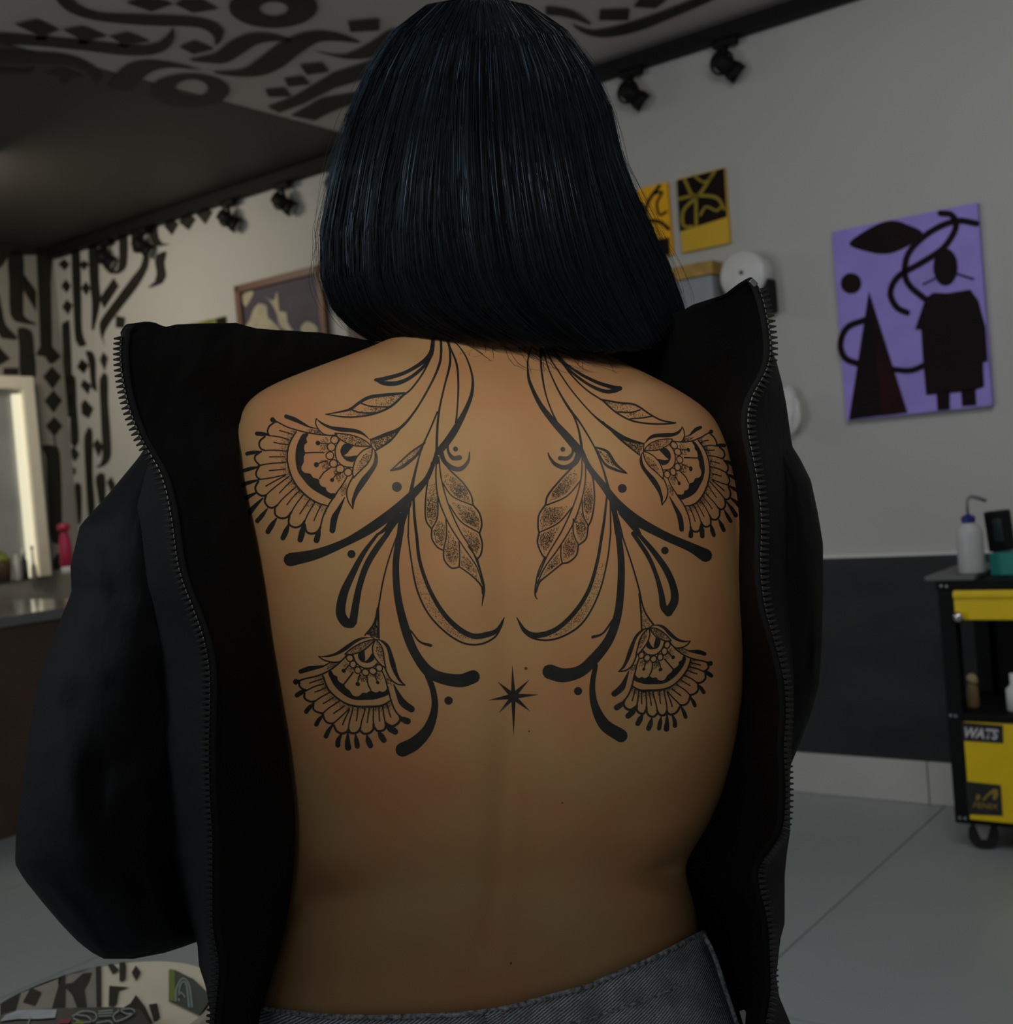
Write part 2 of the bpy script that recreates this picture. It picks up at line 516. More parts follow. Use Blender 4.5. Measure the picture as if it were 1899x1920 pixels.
wl += [fp(p, W2, 0) for p in (
 [(308,100),(375,25),(442,100),(380,194)], [(318,275),(385,196),(448,270),(385,364)], [(328,455),(390,386),(452,455),(390,534)], [(384,530),(396,530),(404,595),(392,595)],
 [(380,1420),(420,1368),(455,1430),(430,1492),(383,1492)])]
wl += [fp(p, W2, 6) for p in ([(300,600),(390,598),(430,650),(445,1000),(440,1280),(390,1297),(360,1240),(340,900),(330,680)],)]
strokes(wl, lambda x, y: on_left(x, y, 0.002), wall_l)

nl = on_left(0, 700).dot(NW)
for i in range(22):                                  # the lettering runs on along the far wall outside the frame
    nn, zz = nl - 0.12 - 0.13 * i, 2.85 - 0.25 * random.random()
    ln = random.uniform(0.35, 0.6) if 3 < i < 13 or i < 2 else random.uniform(0.6, 1.3)
    pts = [(nn + 0.04 * math.sin(1.9 * k + i), zz - ln * k / 4) for k in range(5)]
    V, Fc = ribbon(pts, [0.05, 0.085, 0.08, 0.085, 0.02], 0.05)
    mesh('calligraphy_stroke', [room(UC + 0.002, a, b) for a, b in V], Fc, MT['paint'], wall_l)

# ------------------------------------------------------------------ track light on the long wall
railm = MT['black']
rail = tag(wbox('track_rail', UC + 0.05, U1, ND - 0.075, ND - 0.02, HC - 0.075, HC - 0.02, railm), 'long black track rail under the ceiling along the grey wall', 'track rail')
def spot_mesh():
    b1 = bmesh.new()
    add_box(b1, (0, 0, -0.012), (0.10, 0.035, 0.026), 0.004)
    add_cyl(b1, (0, 0, -0.02), (0, 0, -0.075), 0.010, seg=12)
    b2 = bmesh.new()
    R = Matrix.Rotation(math.radians(35), 4, 'X') @ Matrix.Rotation(math.radians(-38), 4, 'Y')
    ax = (R @ Vector((0, 0, -1))).normalized()
    c = Vector((0, -0.01, -0.10))
    add_cyl(b2, c - ax * 0.055, c + ax * 0.03, 0.031, 0.036, 20)
    add_cyl(b2, c + ax * 0.03, c + ax * 0.065, 0.040, 0.040, 20)
    b3 = bmesh.new()
    for i in range(18):
        a, b = 2 * math.pi * i / 18, 2 * math.pi * (i + 1) / 18
        add_cyl(b3, c - ax * 0.02 + Vector((0.045 * math.cos(a), 0, 0.045 * math.sin(a))), c - ax * 0.02 + Vector((0.045 * math.cos(b), 0, 0.045 * math.sin(b))), 0.006, seg=6)
    b4 = bmesh.new()
    add_cyl(b4, c + ax * 0.0655, c + ax * 0.067, 0.032, 0.032, 20)
    return b1, b2, b3, b4
lensm = mat('spot_lens', (0.35, 0.33, 0.30), 0.2, 0.5, var=0.1)
sp0 = None
spots = [(1357, 55, 'black spotlight on the rail, nearest the right edge of the picture'), (1180, 105, 'black spotlight on the rail just right of the hair'),
         (628, 292, 'black spotlight on the rail half hidden behind the hair'), (527, 325, 'black spotlight on the rail left of the hair over bare wall'),
         (425, 362, 'black spotlight on the rail beside the small painted diamonds'), (263, 408, 'black spotlight on the rail over the wall calligraphy'),
         (193, 430, 'black spotlight on the rail nearest the dark corner')]
for px, py, lab in spots:
    p = on_plane(px, py, Vector((0, 0, HC - 0.07)), Vector((0, 0, 1)))
    uu = on_wall(px, py, 0.05).dot(UW)
    root = empty('track_spotlight', room(uu, ND - 0.047, HC - 0.076), RZ)
    tag(root, lab, 'spotlight', 'spotlights on the track rail')
    if sp0 is None:
        for nm, bm_, m_ in zip(('mount', 'lamp_head', 'yoke', 'lens'), spot_mesh(), (railm, railm, railm, lensm)):
            bm_obj(nm, bm_, m_, root, True)
        sp0 = root
        kids = list(root.children)
    else:
        for c in kids:
            d = c.copy()
            COL.objects.link(d)
            d.parent = root

# ------------------------------------------------------------------ paintings
def canvas(name, corners_px, thick, m, label, cat, frame=None):
    """flat board on the long wall: corners in the photograph, then squared up in wall axes"""
    P = [on_wall(x, y, thick) for x, y in corners_px]
    us = [p.dot(UW) for p in P]
    zs = [p.z for p in P]
    u0, u1 = (us[0] + us[3]) / 2, (us[1] + us[2]) / 2
    z1, z0 = (zs[0] + zs[1]) / 2, (zs[2] + zs[3]) / 2
    root = empty(name, room((u0 + u1) / 2, ND, z0), RZ)
    tag(root, label, cat)
    bm = bmesh.new()
    add_box(bm, (0, -thick / 2, (z1 - z0) / 2), (u1 - u0, thick, z1 - z0), 0.003)
    bm_obj('canvas', bm, m, root)
    return root, u0, u1, z0, z1
def print_on(root, shapes, m, thick, name, off=0.0015):
    f = Flat()
    for s in shapes: f.add(s)
    o = f.build(name, m, None, lambda x, y: on_wall(x, y, thick + off))
    attach(o, root)
    return o
purple = mat('purple_paint', (0.335, 0.265, 0.74), 0.6, 0.3, var=0.16, scale=9)
artblk = mat('art_black', (0.006, 0.004, 0.0045), 0.65, 0.12, scale=5, col2=(0.012, 0.004, 0.005))
artred = mat('art_dark_red', (0.030, 0.004, 0.006), 0.65, 0.12, scale=4, col2=(0.008, 0.004, 0.005))
C5 = crop(1170, 280, 2.605)
def rb5(pts, w): return ribbon(C5(pts), w / 2.605 if not hasattr(w, '__len__') else [x / 2.605 for x in w], 4)
pr, *_ = canvas('purple_painting', [(1555, 437), (1830, 378), (1862, 762), (1590, 787)], 0.03, purple, 'tall purple painting with black figure, loops and dark red triangle', 'painting')
print_on(pr, [fp([(1100,460),(1200,385),(1300,348),(1390,370),(1458,412),(1390,470),(1290,510),(1190,500)], C5, 6)], artblk, 0.03, 'painted_leaf')
print_on(pr, [disc(*C5([(1108, 655)])[0], 19.5)], artred, 0.03, 'painted_disc')
print_on(pr, [fp([(1195,692),(1240,860),(1260,1300),(1097,1322)], C5, 0)], artblk, 0.03, 'painted_triangle')
print_on(pr, [fp([(1196,695),(1384,1286),(1260,1302)], C5, 0)], artred, 0.03, 'painted_triangle', 0.002)
print_on(pr, [rb5([(1722,362),(1620,350),(1500,400),(1400,490),(1370,580),(1390,660),(1480,740)], 30), rb5([(1545,312),(1600,322),(1620,380),(1560,480),(1450,555),(1340,620),(1300,700),(1330,770),(1382,798)], 30)], artblk, 0.03, 'painted_loop', 0.0025)
print_on(pr, [rb5([(1180,832),(1090,870),(1056,950),(1080,1020),(1150,1050)], 30), rb5([(1310,1075),(1400,1080),(1475,1050)], 28)], artblk, 0.03, 'painted_loop', 0.0025)
print_on(pr, [disc(*C5([(1569, 575)])[0], 23, 35), fp([(1510,700),(1580,703),(1690,685),(1730,740),(1765,870),(1775,1035),(1752,1040),(1757,1160),(1700,1180),(1590,1190),(1475,1200),(1460,1040),(1450,880),(1420,880),(1460,760),(1480,720)], C5, 0),
  fp([(1525,1185),(1590,1180),(1590,1270),(1530,1275)], C5, 0), fp([(1645,1180),(1715,1168),(1720,1250),(1650,1255)], C5, 0)], artblk, 0.03, 'painted_figure', 0.003)
print_on(pr, [rb5([(1460,660),(1520,630)], 9)], artblk, 0.03, 'painted_line', 0.003)
print_on(pr, [rb5([(1625,608),(1705,634)], 10)], artblk, 0.03, 'painted_line', 0.003)
yel1 = mat('orange_yellow_paint', (0.85, 0.42, 0.006), 0.6, 0.3, var=0.08, scale=9)
yel2 = mat('ochre_yellow_paint', (0.66, 0.41, 0.026), 0.6, 0.3, var=0.08, scale=9)
olive = mat('olive_paint', (0.30, 0.22, 0.012), 0.6, 0.3, var=0.1)
y1, *_ = canvas('yellow_painting', [(1165, 362), (1253, 340), (1257, 478), (1170, 496)], 0.02, yel1, 'orange-yellow canvas with black scribbles partly hidden by the hair', 'painting')
print_on(y1, [rb5([(100,345),(115,260),(172,178)], 16), rb5([(140,220),(185,208),(160,262),(172,320),(205,305)], 12), rb5([(125,348),(175,355),(217,388)], 18), fp([(120,448),(220,430),(224,514),(120,530)], C5, 0)], artblk, 0.02, 'painted_scribble')
y2, *_ = canvas('black_yellow_painting', [(1268, 337), (1358, 313), (1366, 455), (1278, 475)], 0.02, yel2, 'canvas with olive loops on black above a plain yellow band', 'painting')
print_on(y2, [fp([(257,152),(488,92),(501,330),(272,402)], C5, 0)], artblk, 0.02, 'painted_field')
print_on(y2, [rb5([(295,150),(350,232),(440,112)], 16), rb5([(268,242),(350,226),(450,236),(488,290)], 16), rb5([(350,230),(352,370)], 16), rb5([(345,240),(290,300),(290,372),(335,378)], 16), rb5([(372,322),(400,280),(450,300),(470,285)], 12), rb5([(340,128),(390,160),(430,132)], 12)], olive, 0.02, 'painted_loop', 0.003)
# framed print further along, a green poster and a red one
brown = mat('brown_wood_frame', (0.135, 0.060, 0.030), 0.5, 0.4, var=0.25, scale=30)
indigo = mat('indigo_print', (0.060, 0.050, 0.075), 0.6, 0.3, var=0.3, scale=8)
cream = mat('cream_print', (0.44, 0.40, 0.28), 0.6, 0.3, var=0.25, scale=12)
C6 = crop(300, 480, 4.521)
fr, u0, u1, z0, z1 = canvas('framed_print', [(447, 546), (602, 508), (612, 672), (462, 704)], 0.02, indigo, 'brown wooden framed print with cream shapes on dark blue', 'picture')
for (a, b, c, d) in ((u0 - .02, u1 + .02, z1 - .01, z1 + .03), (u0 - .02, u1 + .02, z0 - .03, z0 + .01), (u0 - .02, u0 + .02, z0 - .03, z1 + .03), (u1 - .02, u1 + .02, z0 - .03, z1 + .03)):
    attach(wbox('frame_bar', a, b, ND - 0.035, ND - 0.001, c, d, brown, None, 0.004), fr)
print_on(fr, [fp(p, C6, 6) for p in ([(740,620),(760,540),(800,440),(850,400),(900,420),(915,520),(960,560),(1010,640)], [(870,330),(960,380),(990,300),(1005,420),(1010,470),(1070,480),(1080,560),(1130,650),(1020,600),(985,480),(930,380)], [(1190,610),(1240,555),(1320,590),(1330,650),(1200,650)], [(700,330),(790,300),(760,380),(720,430)])], cream, 0.02, 'printed_shape')
green = mat('green_print', (0.20, 0.24, 0.045), 0.6, 0.3, var=0.5, scale=10)
gp, *_ = canvas('green_poster', [(330, 612), (424, 593), (432, 720), (340, 735)], 0.006, green, 'small green poster showing just above the jacket collar', 'poster')
print_on(gp, [fp([(405,598),(423,594),(430,715),(412,718)], lambda p: p, 0)], artblk, 0.006, 'printed_block')
red = mat('red_print', (0.22, 0.02, 0.04), 0.5, 0.3, col2=(0.09, 0.05, 0.05), scale=9)
rp, *_ = canvas('red_poster', [(652, 612), (700, 603), (704, 690), (656, 698)], 0.006, red, 'small red print low on the wall just left of the neck', 'poster')
print_on(rp, [fp([(652,612),(664,610),(668,694),(656,697)], lambda p: p, 0)], mat('grey_print', (0.12, 0.11, 0.10), 0.6, var=0.3), 0.006, 'printed_block')
# dispenser, paper roll, bag
gold = mat('gold_label', (0.46, 0.27, 0.055), 0.5, 0.4, var=0.35, scale=24)
greyb = mat('blue_grey_plastic', (0.28, 0.30, 0.32), 0.5, 0.4, var=0.08)
p0, p1 = on_wall(1250, 560, 0.09), on_wall(1338, 560, 0.09)
zt, zm, zb = on_wall(1300, 494, 0.09).z, on_wall(1300, 521, 0.09).z, on_wall(1300, 620, 0.09).z
ua, ub = p0.dot(UW), p1.dot(UW)
dp = empty('wall_dispenser', room((ua + ub) / 2, ND, zb), RZ)
tag(dp, 'blue-grey wall dispenser with a gold label strip along its top', 'dispenser')
attach(wbox('body', ua, ub, ND - 0.088, ND - 0.001, zb, zm, greyb, None, 0.01), dp)
attach(wbox('label_strip', ua - 0.01, ub + 0.005, ND - 0.092, ND - 0.001, zm + 0.002, zt, gold, None, 0.004), dp)
pc = on_wall(1390, 516, 0.11)
rl = empty('paper_roll', pc, RZ)
tag(rl, 'round white paper roll on the wall behind the raised collar', 'paper roll')
bm = bmesh.new()
add_lathe(bm, [(0.012, 0.0), (0.088, 0.0), (0.093, 0.008), (0.093, 0.10), (0.085, 0.108), (0.012, 0.108)], 36)
bmesh.ops.rotate(bm, cent=(0, 0, 0), matrix=Matrix.Rotation(math.radians(-90), 3, 'X'), verts=bm.verts)
bm_obj('roll', bm, MT['white'], rl, True)
bm = bmesh.new()
add_cyl(bm, (0, -0.002, 0.01), (0, 0.1, 0.01), 0.009, seg=14)
bm_obj('core', bm, mat('grey_core', (0.05, 0.05, 0.05), 0.6, var=0.1), rl)
bm = bmesh.new()
add_box(bm, (0.075, 0.06, -0.09), (0.05, 0.07, 0.13), 0.012)
bm_obj('black_block', bm, MT['black'], rl)  # black block at the lower right of the roll
bc = on_wall(1478, 770, 0.05)
bm = bmesh.new()
bmesh.ops.create_icosphere(bm, subdivisions=3, radius=1)
for v in bm.verts:
    q = v.co.copy()
    k = 0.75 + 0.25 * (1 - q.z) / 2 + 0.18 * noise.noise(q * 2.3) + 0.10 * noise.noise(q * 6)
    v.co = Vector((q.x * 0.055 * k, q.y * 0.035 * k, q.z * 0.10 * (0.9 + 0.2 * noise.noise(q * 3))))
bag = bm_obj('hanging_bag', bm, MT['white'], None)
bag.location = bc
bag.rotation_euler = (0, 0, RZ)
tag(bag, 'crumpled white plastic bag hanging on the wall behind the jacket', 'bag')

# ------------------------------------------------------------------ tool cart
cp = on_plane(1755, 1090, CAM, Vector((0, 0, 1))) if False else None
gf = on_plane(1828, 1592, Vector((0, 0, 0)), Vector((0, 0, 1)))
NF = gf.dot(NW) - 0.02                                # front face of the cart
def on_cart(px, py, off=0.0):
    return on_plane(px, py, NW * (NF - off), NW)
def cu(px, py): return on_cart(px, py).dot(UW)
def cz(px, py): return on_cart(px, py).z
CU0, CU1, CN1 = (cu(1757, 1092) + cu(1790, 1540)) / 2, (cu(1757, 1092) + cu(1790, 1540)) / 2 + 0.62, ND - 0.06
ctop, cbot = cz(1760, 1089), cz(1792, 1543)
cart = empty('tool_cart', room((CU0 + CU1) / 2, (NF + CN1) / 2, 0), RZ)
tag(cart, 'black and yellow rolling tool cart with drawer and door', 'cart')
blk = mat('cart_black_steel', (0.004, 0.0045, 0.005), 0.6, 0.15, var=0.15)
def cbox(name, u0, u1, n0, n1, z0, z1, m, bev=0.003, parent=None):
    o = wbox(name, u0, u1, n0, n1, z0, z1, m, None, bev)
    attach(o, parent or cart)
    return o
pw = 0.05
for ua_, na_ in ((CU0, NF), (CU1 - pw, NF), (CU0, CN1 - pw), (CU1 - pw, CN1 - pw)):
    cbox('post', ua_, ua_ + pw, na_, na_ + pw, cbot, ctop, blk)
cbox('top_tray', CU0 - 0.004, CU1, NF - 0.004, CN1, ctop - 0.03, ctop, blk)
cbox('rubber_mat', CU0 - 0.035, CU0 + 0.12, NF - 0.012, CN1, ctop + 0.0005, ctop + 0.016, mat('grey_mat', (0.12, 0.125, 0.12), 0.6, var=0.1), 0.005)
zd1, zd0 = cz(1800, 1107), cz(1800, 1162)
dr = cbox('drawer', CU0 + pw, CU1 - pw, NF - 0.006, CN1 - 0.02, zd0, zd1, MT['lbox'], 0.004)
cbox('drawer_lip', CU0 + pw, CU1 - pw, NF - 0.014, NF - 0.006, zd1 - 0.022, zd1 - 0.004, MT['lbox'], 0.003)
chrome = mat('chrome', (0.65, 0.63, 0.66), 0.2, 0.6, 1.0, var=0.1)
kb = on_cart(1799, 1156, 0.012)
bm = bmesh.new()
add_lathe(bm, [(0.008, 0), (0.013, 0.006), (0.017, 0.018), (0.012, 0.026), (0.004, 0.028)], 18)
bmesh.ops.rotate(bm, cent=(0, 0, 0), matrix=Matrix.Rotation(math.radians(90), 3, 'X'), verts=bm.verts)
bmesh.ops.transform(bm, matrix=Matrix.Translation(kb) @ ROOMM, verts=bm.verts)
attach(bm_obj('knob', bm, chrome, None, True), cart)
zs1 = cz(1790, 1338)
cbox('middle_shelf', CU0 + 0.01, CU1 - 0.01, NF + 0.004, CN1, zs1 - 0.035, zs1, blk)
cbox('back_panel', CU0 + 0.01, CU1 - 0.01, CN1 - 0.012, CN1 - 0.002, cbot, zd0, blk)
cbox('side_panel', CU1 - 0.012, CU1 - 0.002, NF + 0.02, CN1 - 0.02, cbot, zd0, blk)
cbox('side_panel', CU0 + 0.002, CU0 + 0.012, NF + 0.02, CN1 - 0.02, cbot, zs1, blk)
cbox('bottom_shelf', CU0 + 0.01, CU1 - 0.01, NF + 0.004, CN1, cbot, cbot + 0.03, blk)
zl1, zl0 = cz(1803, 1353), cz(1880, 1541)
door = cbox('cabinet_door', CU0 + pw, CU1 - 0.01, NF - 0.010, NF + 0.012, zl0, zl1, MT['lbox'], 0.004)
stk = mat('black_sticker', (0.010, 0.010, 0.010), 0.5, var=0.1)
def flat_patch(pts, m, off, name):
    o = Flat().add((pts, [tuple(range(len(pts)))])).build(name, m, None, lambda x, y: on_cart(x, y, off))
    return attach(o, door)
flat_patch([(1802, 1354), (1880, 1360), (1881, 1394), (1805, 1389)], stk, 0.0115, 'name_sticker')
flat_patch([(1810, 1465), (1876, 1472), (1880, 1530), (1816, 1527)], stk, 0.0115, 'logo_sticker')
whites = mat('white_lettering', (0.52, 0.50, 0.55), 0.5, var=0.1)
goldl = mat('gold_lettering', (0.28, 0.20, 0.03), 0.5, var=0.2)
def lettering(text, px0, py0, px1, hpx, m, off, italic=0.0, bold=0.0):
    cu_ = bpy.data.curves.new('lettering', 'FONT')
    cu_.body = text
    cu_.shear = italic
    cu_.offset = bold
    to = bpy.data.objects.new('tmp', cu_)
    COL.objects.link(to)
    dg = bpy.context.evaluated_depsgraph_get()
    me = bpy.data.meshes.new_from_object(to.evaluated_get(dg))
    bpy.data.objects.remove(to, do_unlink=True)
    xs = [v.co.x for v in me.vertices]
    ys = [v.co.y for v in me.vertices]
    for v in me.vertices:
        fx = (v.co.x - min(xs)) / (max(xs) - min(xs))
        fy = (v.co.y - min(ys)) / (max(ys) - min(ys))
        slope = 0.075
        q = on_cart(px0 + fx * (px1 - px0), py0 + slope * fx * (px1 - px0) - fy * hpx, off)
        v.co = q
    me.materials.clear()
    o = link('lettering', me, m)
    attach(o, door)
lettering('WATS', 1808, 1383, 1872, 20, whites, 0.013, 0.25, 0.035)
lettering('FENIX', 1824, 1514, 1872, 10, goldl, 0.013, 0.2, 0.02)
Flat().add(fillpoly([(1840,1500),(1852,1487),(1862,1479),(1870,1480),(1872,1490),(1866,1501),(1860,1497),(1863,1488),(1856,1490),(1846,1501)], 30)).add(fillpoly([(1828,1500),(1832,1488),(1838,1492),(1836,1500)], 30)).build('logo_mark', goldl, None, lambda x, y: on_cart(x, y, 0.013)).parent = door
bpy.data.objects['logo_mark'].matrix_parent_inverse = worldm(door).inverted()
for (sx, sy) in ((1765, 1098), (1775, 1099), (1783, 1341), (1792, 1342), (1800, 1533), (1810, 1534)):
    q = on_cart(sx, sy, 0.0)
    bm = bmesh.new()
    add_cyl(bm, q, q - NW * 0.006, 0.006, 0.0045, 10)
    attach(bm_obj('screw', bm, mat('screw_steel', (0.3, 0.3, 0.31), 0.4, 0.5, 0.8, var=0.1) if 'screw_steel' not in bpy.data.materials else bpy.data.materials['screw_steel'], None), cart)
rub = mat('black_rubber', (0.010, 0.011, 0.010), 0.6, 0.3, var=0.1)
for (uu, nn) in ((CU0 + 0.075, NF + 0.04), (CU1 - 0.075, NF + 0.04), (CU0 + 0.075, CN1 - 0.05), (CU1 - 0.075, CN1 - 0.05)):
    bm = bmesh.new()
    c0 = room(uu, nn, 0.046)
    w = UW * 0.25 - NW * 0.97
    w.normalize()
    add_cyl(bm, c0 - w * 0.014, c0 + w * 0.014, 0.046, 0.046, 28)
    cw = attach(bm_obj('caster_wheel', bm, rub, None), cart)
    bm = bmesh.new()
    for s in (-1, 1):
        e = c0 + w * 0.019 * s
        t = Vector((0, 0, 1)).cross(w)
        vs = [bm.verts.new(e + t * a + Vector((0, 0, z)) + w * 0.0015 * k) for k in (-1, 1) for a, z in ((-0.008, -0.012), (0.008, -0.012), (0.026, cbot - 0.046), (-0.026, cbot - 0.046))]
        for f in ((0, 1, 2, 3), (7, 6, 5, 4), (0, 4, 5, 1), (1, 5, 6, 2), (2, 6, 7, 3), (3, 7, 4, 0)):
            bm.faces.new([vs[i] for i in f])
    attach(bm_obj('fork', bm, mat('fork_steel', (0.22, 0.22, 0.21), 0.45, 0.5, 0.3, var=0.1) if 'fork_steel' not in bpy.data.materials else bpy.data.materials['fork_steel'], None), cw)
# things on and in the cart
wb = empty('wash_bottle', on_plane(1811, 1079, Vector((0, 0, ctop + 0.0165)), Vector((0, 0, 1))))
wb.location = room(wb.location.dot(UW), min(max(wb.location.dot(NW), NF + 0.06), CN1 - 0.08), ctop + 0.0165)
tag(wb, 'translucent white wash bottle with blue cap and bent spout on the cart', 'bottle')
dpt = proj(wb.location)[2]
sc = dpt / FPX
bm = bmesh.new()
add_lathe(bm, [(0.02, 0), (23 * sc, 0), (24 * sc, 4 * sc), (23.5 * sc, 78 * sc), (20 * sc, 86 * sc), (11 * sc, 94 * sc), (10 * sc, 97 * sc)], 28)
bm_obj('bottle_body', bm, mat('translucent_plastic', (0.44, 0.44, 0.44), 0.4, 0.4, var=0.08, scale=12), wb, True)
bm = bmesh.new()
add_lathe(bm, [(11 * sc, 95 * sc), (12.5 * sc, 96 * sc), (12.5 * sc, 106 * sc), (5 * sc, 110 * sc)], 20)
bm_obj('cap', bm, mat('blue_cap', (0.012, 0.018, 0.16), 0.4, var=0.1), wb)
bm = bmesh.new()
tp = [(0, 108), (0, 134), (3, 141), (10, 144), (22, 141), (36, 136)]
add_tube(bm, [RT * (a * sc) + Vector((0, 0, b * sc)) for a, b in tp], [3 * sc, 2.6 * sc, 3 * sc, 3.6 * sc, 4 * sc, 3 * sc], 10)
bm_obj('spout', bm, mat('grey_spout', (0.17, 0.18, 0.18), 0.4, var=0.1), wb, True)
NT = NF + 0.12
def on_n(px, py, n): return on_plane(px, py, NW * n, NW)
t0, t1 = on_n(1857, 1073, NT), on_n(1960, 1073, NT)
tz = on_n(1870, 1037, NT).z
tb = wbox('teal_box', 0, 0.16, -0.05, 0.05, 0, tz - ctop - 0.001, mat('teal_card', (0.015, 0.23, 0.185), 0.5, var=0.15, scale=8), None, 0.003)
tb.data.transform(ROOMM.inverted())
tb.data.transform(Matrix.Identity(4))
tb.location = room(t0.dot(UW), NT + 0.05, ctop + 0.0005)
tb.rotation_euler = (0, 0, RZ)
tb.data.update()
tag(tb, 'teal cardboard box on the cart under the black device', 'box')
dv = empty('black_device', room(on_n(1872, 1035, NT).dot(UW), NT + 0.05, tz + 0.0005), RZ)
tag(dv, 'black upright handset with dim screen standing on the teal box', 'device')
dh = on_n(1872, 960, NT).z - tz
bm = bmesh.new()
add_box(bm, (0, 0, dh / 2), (0.078, 0.035, dh), 0.008)
R_ = Matrix.Rotation(math.radians(-4), 4, 'Y')
bmesh.ops.transform(bm, matrix=R_, verts=bm.verts)
mz = min(v.co.z for v in bm.verts)
bmesh.ops.translate(bm, vec=(0, 0, -mz), verts=bm.verts)
bm_obj('housing', bm, blk, dv)
bm = bmesh.new()
add_box(bm, (0, -0.0185, dh * 0.52 - mz), (0.03, 0.003, dh * 0.55), 0.001)
bmesh.ops.transform(bm, matrix=R_, verts=bm.verts)
bm_obj('screen', bm, mat('dim_screen', (0.012, 0.028, 0.032), 0.2, var=0.1), dv)
# things on the middle shelf
def shelf_item(name, px, prof, m, label, cat, nn, smooth=True):
    q = on_n(px, 1330, nn)
    bm = bmesh.new()
    add_lathe(bm, prof, 22)
    o = bm_obj(name, bm, m, None, smooth)
    o.location = room(q.dot(UW), nn, zs1 + 0.0005)
    return tag(o, label, cat)
shelf_item('glass_jar', 1797, [(0.016, 0), (0.019, 0.004), (0.019, 0.06), (0.016, 0.075), (0.018, 0.08), (0.018, 0.09), (0.001, 0.09)], mat('grey_glass', (0.10, 0.10, 0.10), 0.2, 0.6, var=0.2), 'dim grey glass jar on the cart shelf', 'jar', NF + 0.12)
tan = mat('tan_wood', (0.30, 0.20, 0.08), 0.6, col2=(0.16, 0.11, 0.05), scale=20)
tb2 = empty('tan_brush', room(on_n(1826, 1330, NF + 0.11).dot(UW), NF + 0.11, zs1 + 0.0005), RZ)
tag(tb2, 'tan bottle with wrapped paper top on the cart shelf', 'bottle')
bm = bmesh.new()
add_lathe(bm, [(0.018, 0), (0.021, 0.003), (0.018, 0.06), (0.012, 0.08)], 16)
bm_obj('bottle_body', bm, tan, tb2, True)
bm = bmesh.new()
bmesh.ops.create_icosphere(bm, subdivisions=2, radius=0.019)
for v in bm.verts:
    v.co = v.co * (1 + 0.3 * noise.noise(v.co * 60)) + Vector((0.002, 0, 0.092))
    v.co.z = max(v.co.z, 0.074)
bm_obj('paper_top', bm, mat('cream_paper', (0.40, 0.31, 0.17), 0.7, var=0.2), tb2)
shelf_item('white_bottle', 1903, [(0.02, 0), (0.024, 0.004), (0.024, 0.07), (0.010, 0.085), (0.010, 0.12), (0.0, 0.122)], MT['white'], 'small white bottle on the cart shelf at the picture edge', 'bottle', NF + 0.08)

# ------------------------------------------------------------------ desk, mirror and bottles at the far left
DU, DH = -4.70, 0.925
DN1 = on_plane(250, 1300, UW * DU, UW).dot(NW)
deskm = mat('desk_front', (0.085, 0.052, 0.036), 0.5, 0.35, var=0.2, scale=4)
topm = mat('grey_glossy_top', (0.17, 0.175, 0.17), 0.12, 0.5, var=0.1, scale=3)
desk = empty('counter_desk', room((UC + DU) / 2, DN1 - 1.2, 0), RZ)
tag(desk, 'brown counter desk with a glossy grey top by the far wall', 'desk')
attach(wbox('front_panel', DU - 0.03, DU, 0.2, DN1, 0, DH - 0.045, deskm, None, 0.003), desk)
attach(wbox('side_panel', UC + 0.02, DU - 0.03, DN1 - 0.03, DN1, 0, DH - 0.045, deskm, None, 0.003), desk)
attach(wbox('desk_top', UC + 0.02, DU + 0.02, 0.2, DN1 + 0.02, DH - 0.045, DH, topm, None, 0.004), desk)
SU = on_plane(60, 1106, Vector((0, 0, DH)), Vector((0, 0, 1))).dot(UW)
SH = on_plane(60, 1088, UW * SU, UW).z
SHB = SH + 0.0
shelf = tag(wbox('raised_shelf', max(SU - 0.5, UC + 0.01), SU, 0.8, DN1 - 0.1, DH + 0.001, SH, mat('black_gloss', (0.014, 0.014, 0.014), 0.2, 0.5, var=0.1), None, 0.006), 'low black glossy shelf at the back of the desk', 'shelf')
PU = SU - 0.14
def desk_item(name, px, wpx, top, prof, m, label, cat, seg=18, parts=()):
    base = on_plane(px, 1072, UW * PU, UW)
    sc_ = proj(base)[2] / FPX
    zt_ = on_plane(px, top, UW * PU, UW).z
    h = zt_ - SH
    root = empty(name, room(PU, base.dot(NW), SH + 0.0008), RZ)
    tag(root, label, cat)
    def lathe(nm, pr, mm):
        bm = bmesh.new()
        add_lathe(bm, [(r * wpx / 2 * sc_, z * h) for r, z in pr], seg)
        bm_obj(nm, bm, mm, root, True)
    lathe('bottle_body', prof, m)
    for nm, pr, mm in parts:
        lathe(nm, pr, mm)
    return root
pink = mat('pink_plastic', (0.42, 0.018, 0.075), 0.35, 0.5, var=0.15, scale=30)
desk_item('pink_spray_bottle', 127, 26, 980, [(.8, .16), (.95, .2), (.9, .5), (.75, .72), (.55, .8), (.5, .84)], pink, 'pink spray bottle with pale base on the far desk', 'bottle', parts=[('base', [(.6, 0), (.85, .02), (.85, .15), (.7, .16)], MT['white']), ('cap', [(.5, .84), (.9, .86), (.9, .96), (.4, 1.0)], pink)])
desk_item('brown_pot', 4, 34, 1046, [(.6, 0), (.8, .05), (1, .7), (.9, .8)], mat('brown_pot', (0.09, 0.045, 0.03), 0.5, var=0.2), 'brown pot with yellow-green leaves at the left picture edge', 'pot', parts=[('leaves', [(.9, .8), (1.05, .9), (.7, 1.05), (.3, 1.25)], mat('yellow_green', (0.24, 0.27, 0.03), 0.6, col2=(0.06, 0.10, 0.02), scale=40))])
desk_item('white_tube', 32, 11, 1040, [(.8, 0), (.95, .02), (.9, .8), (.5, .85), (.5, 1)], MT['white'], 'small white tube bottle on the far desk', 'bottle')
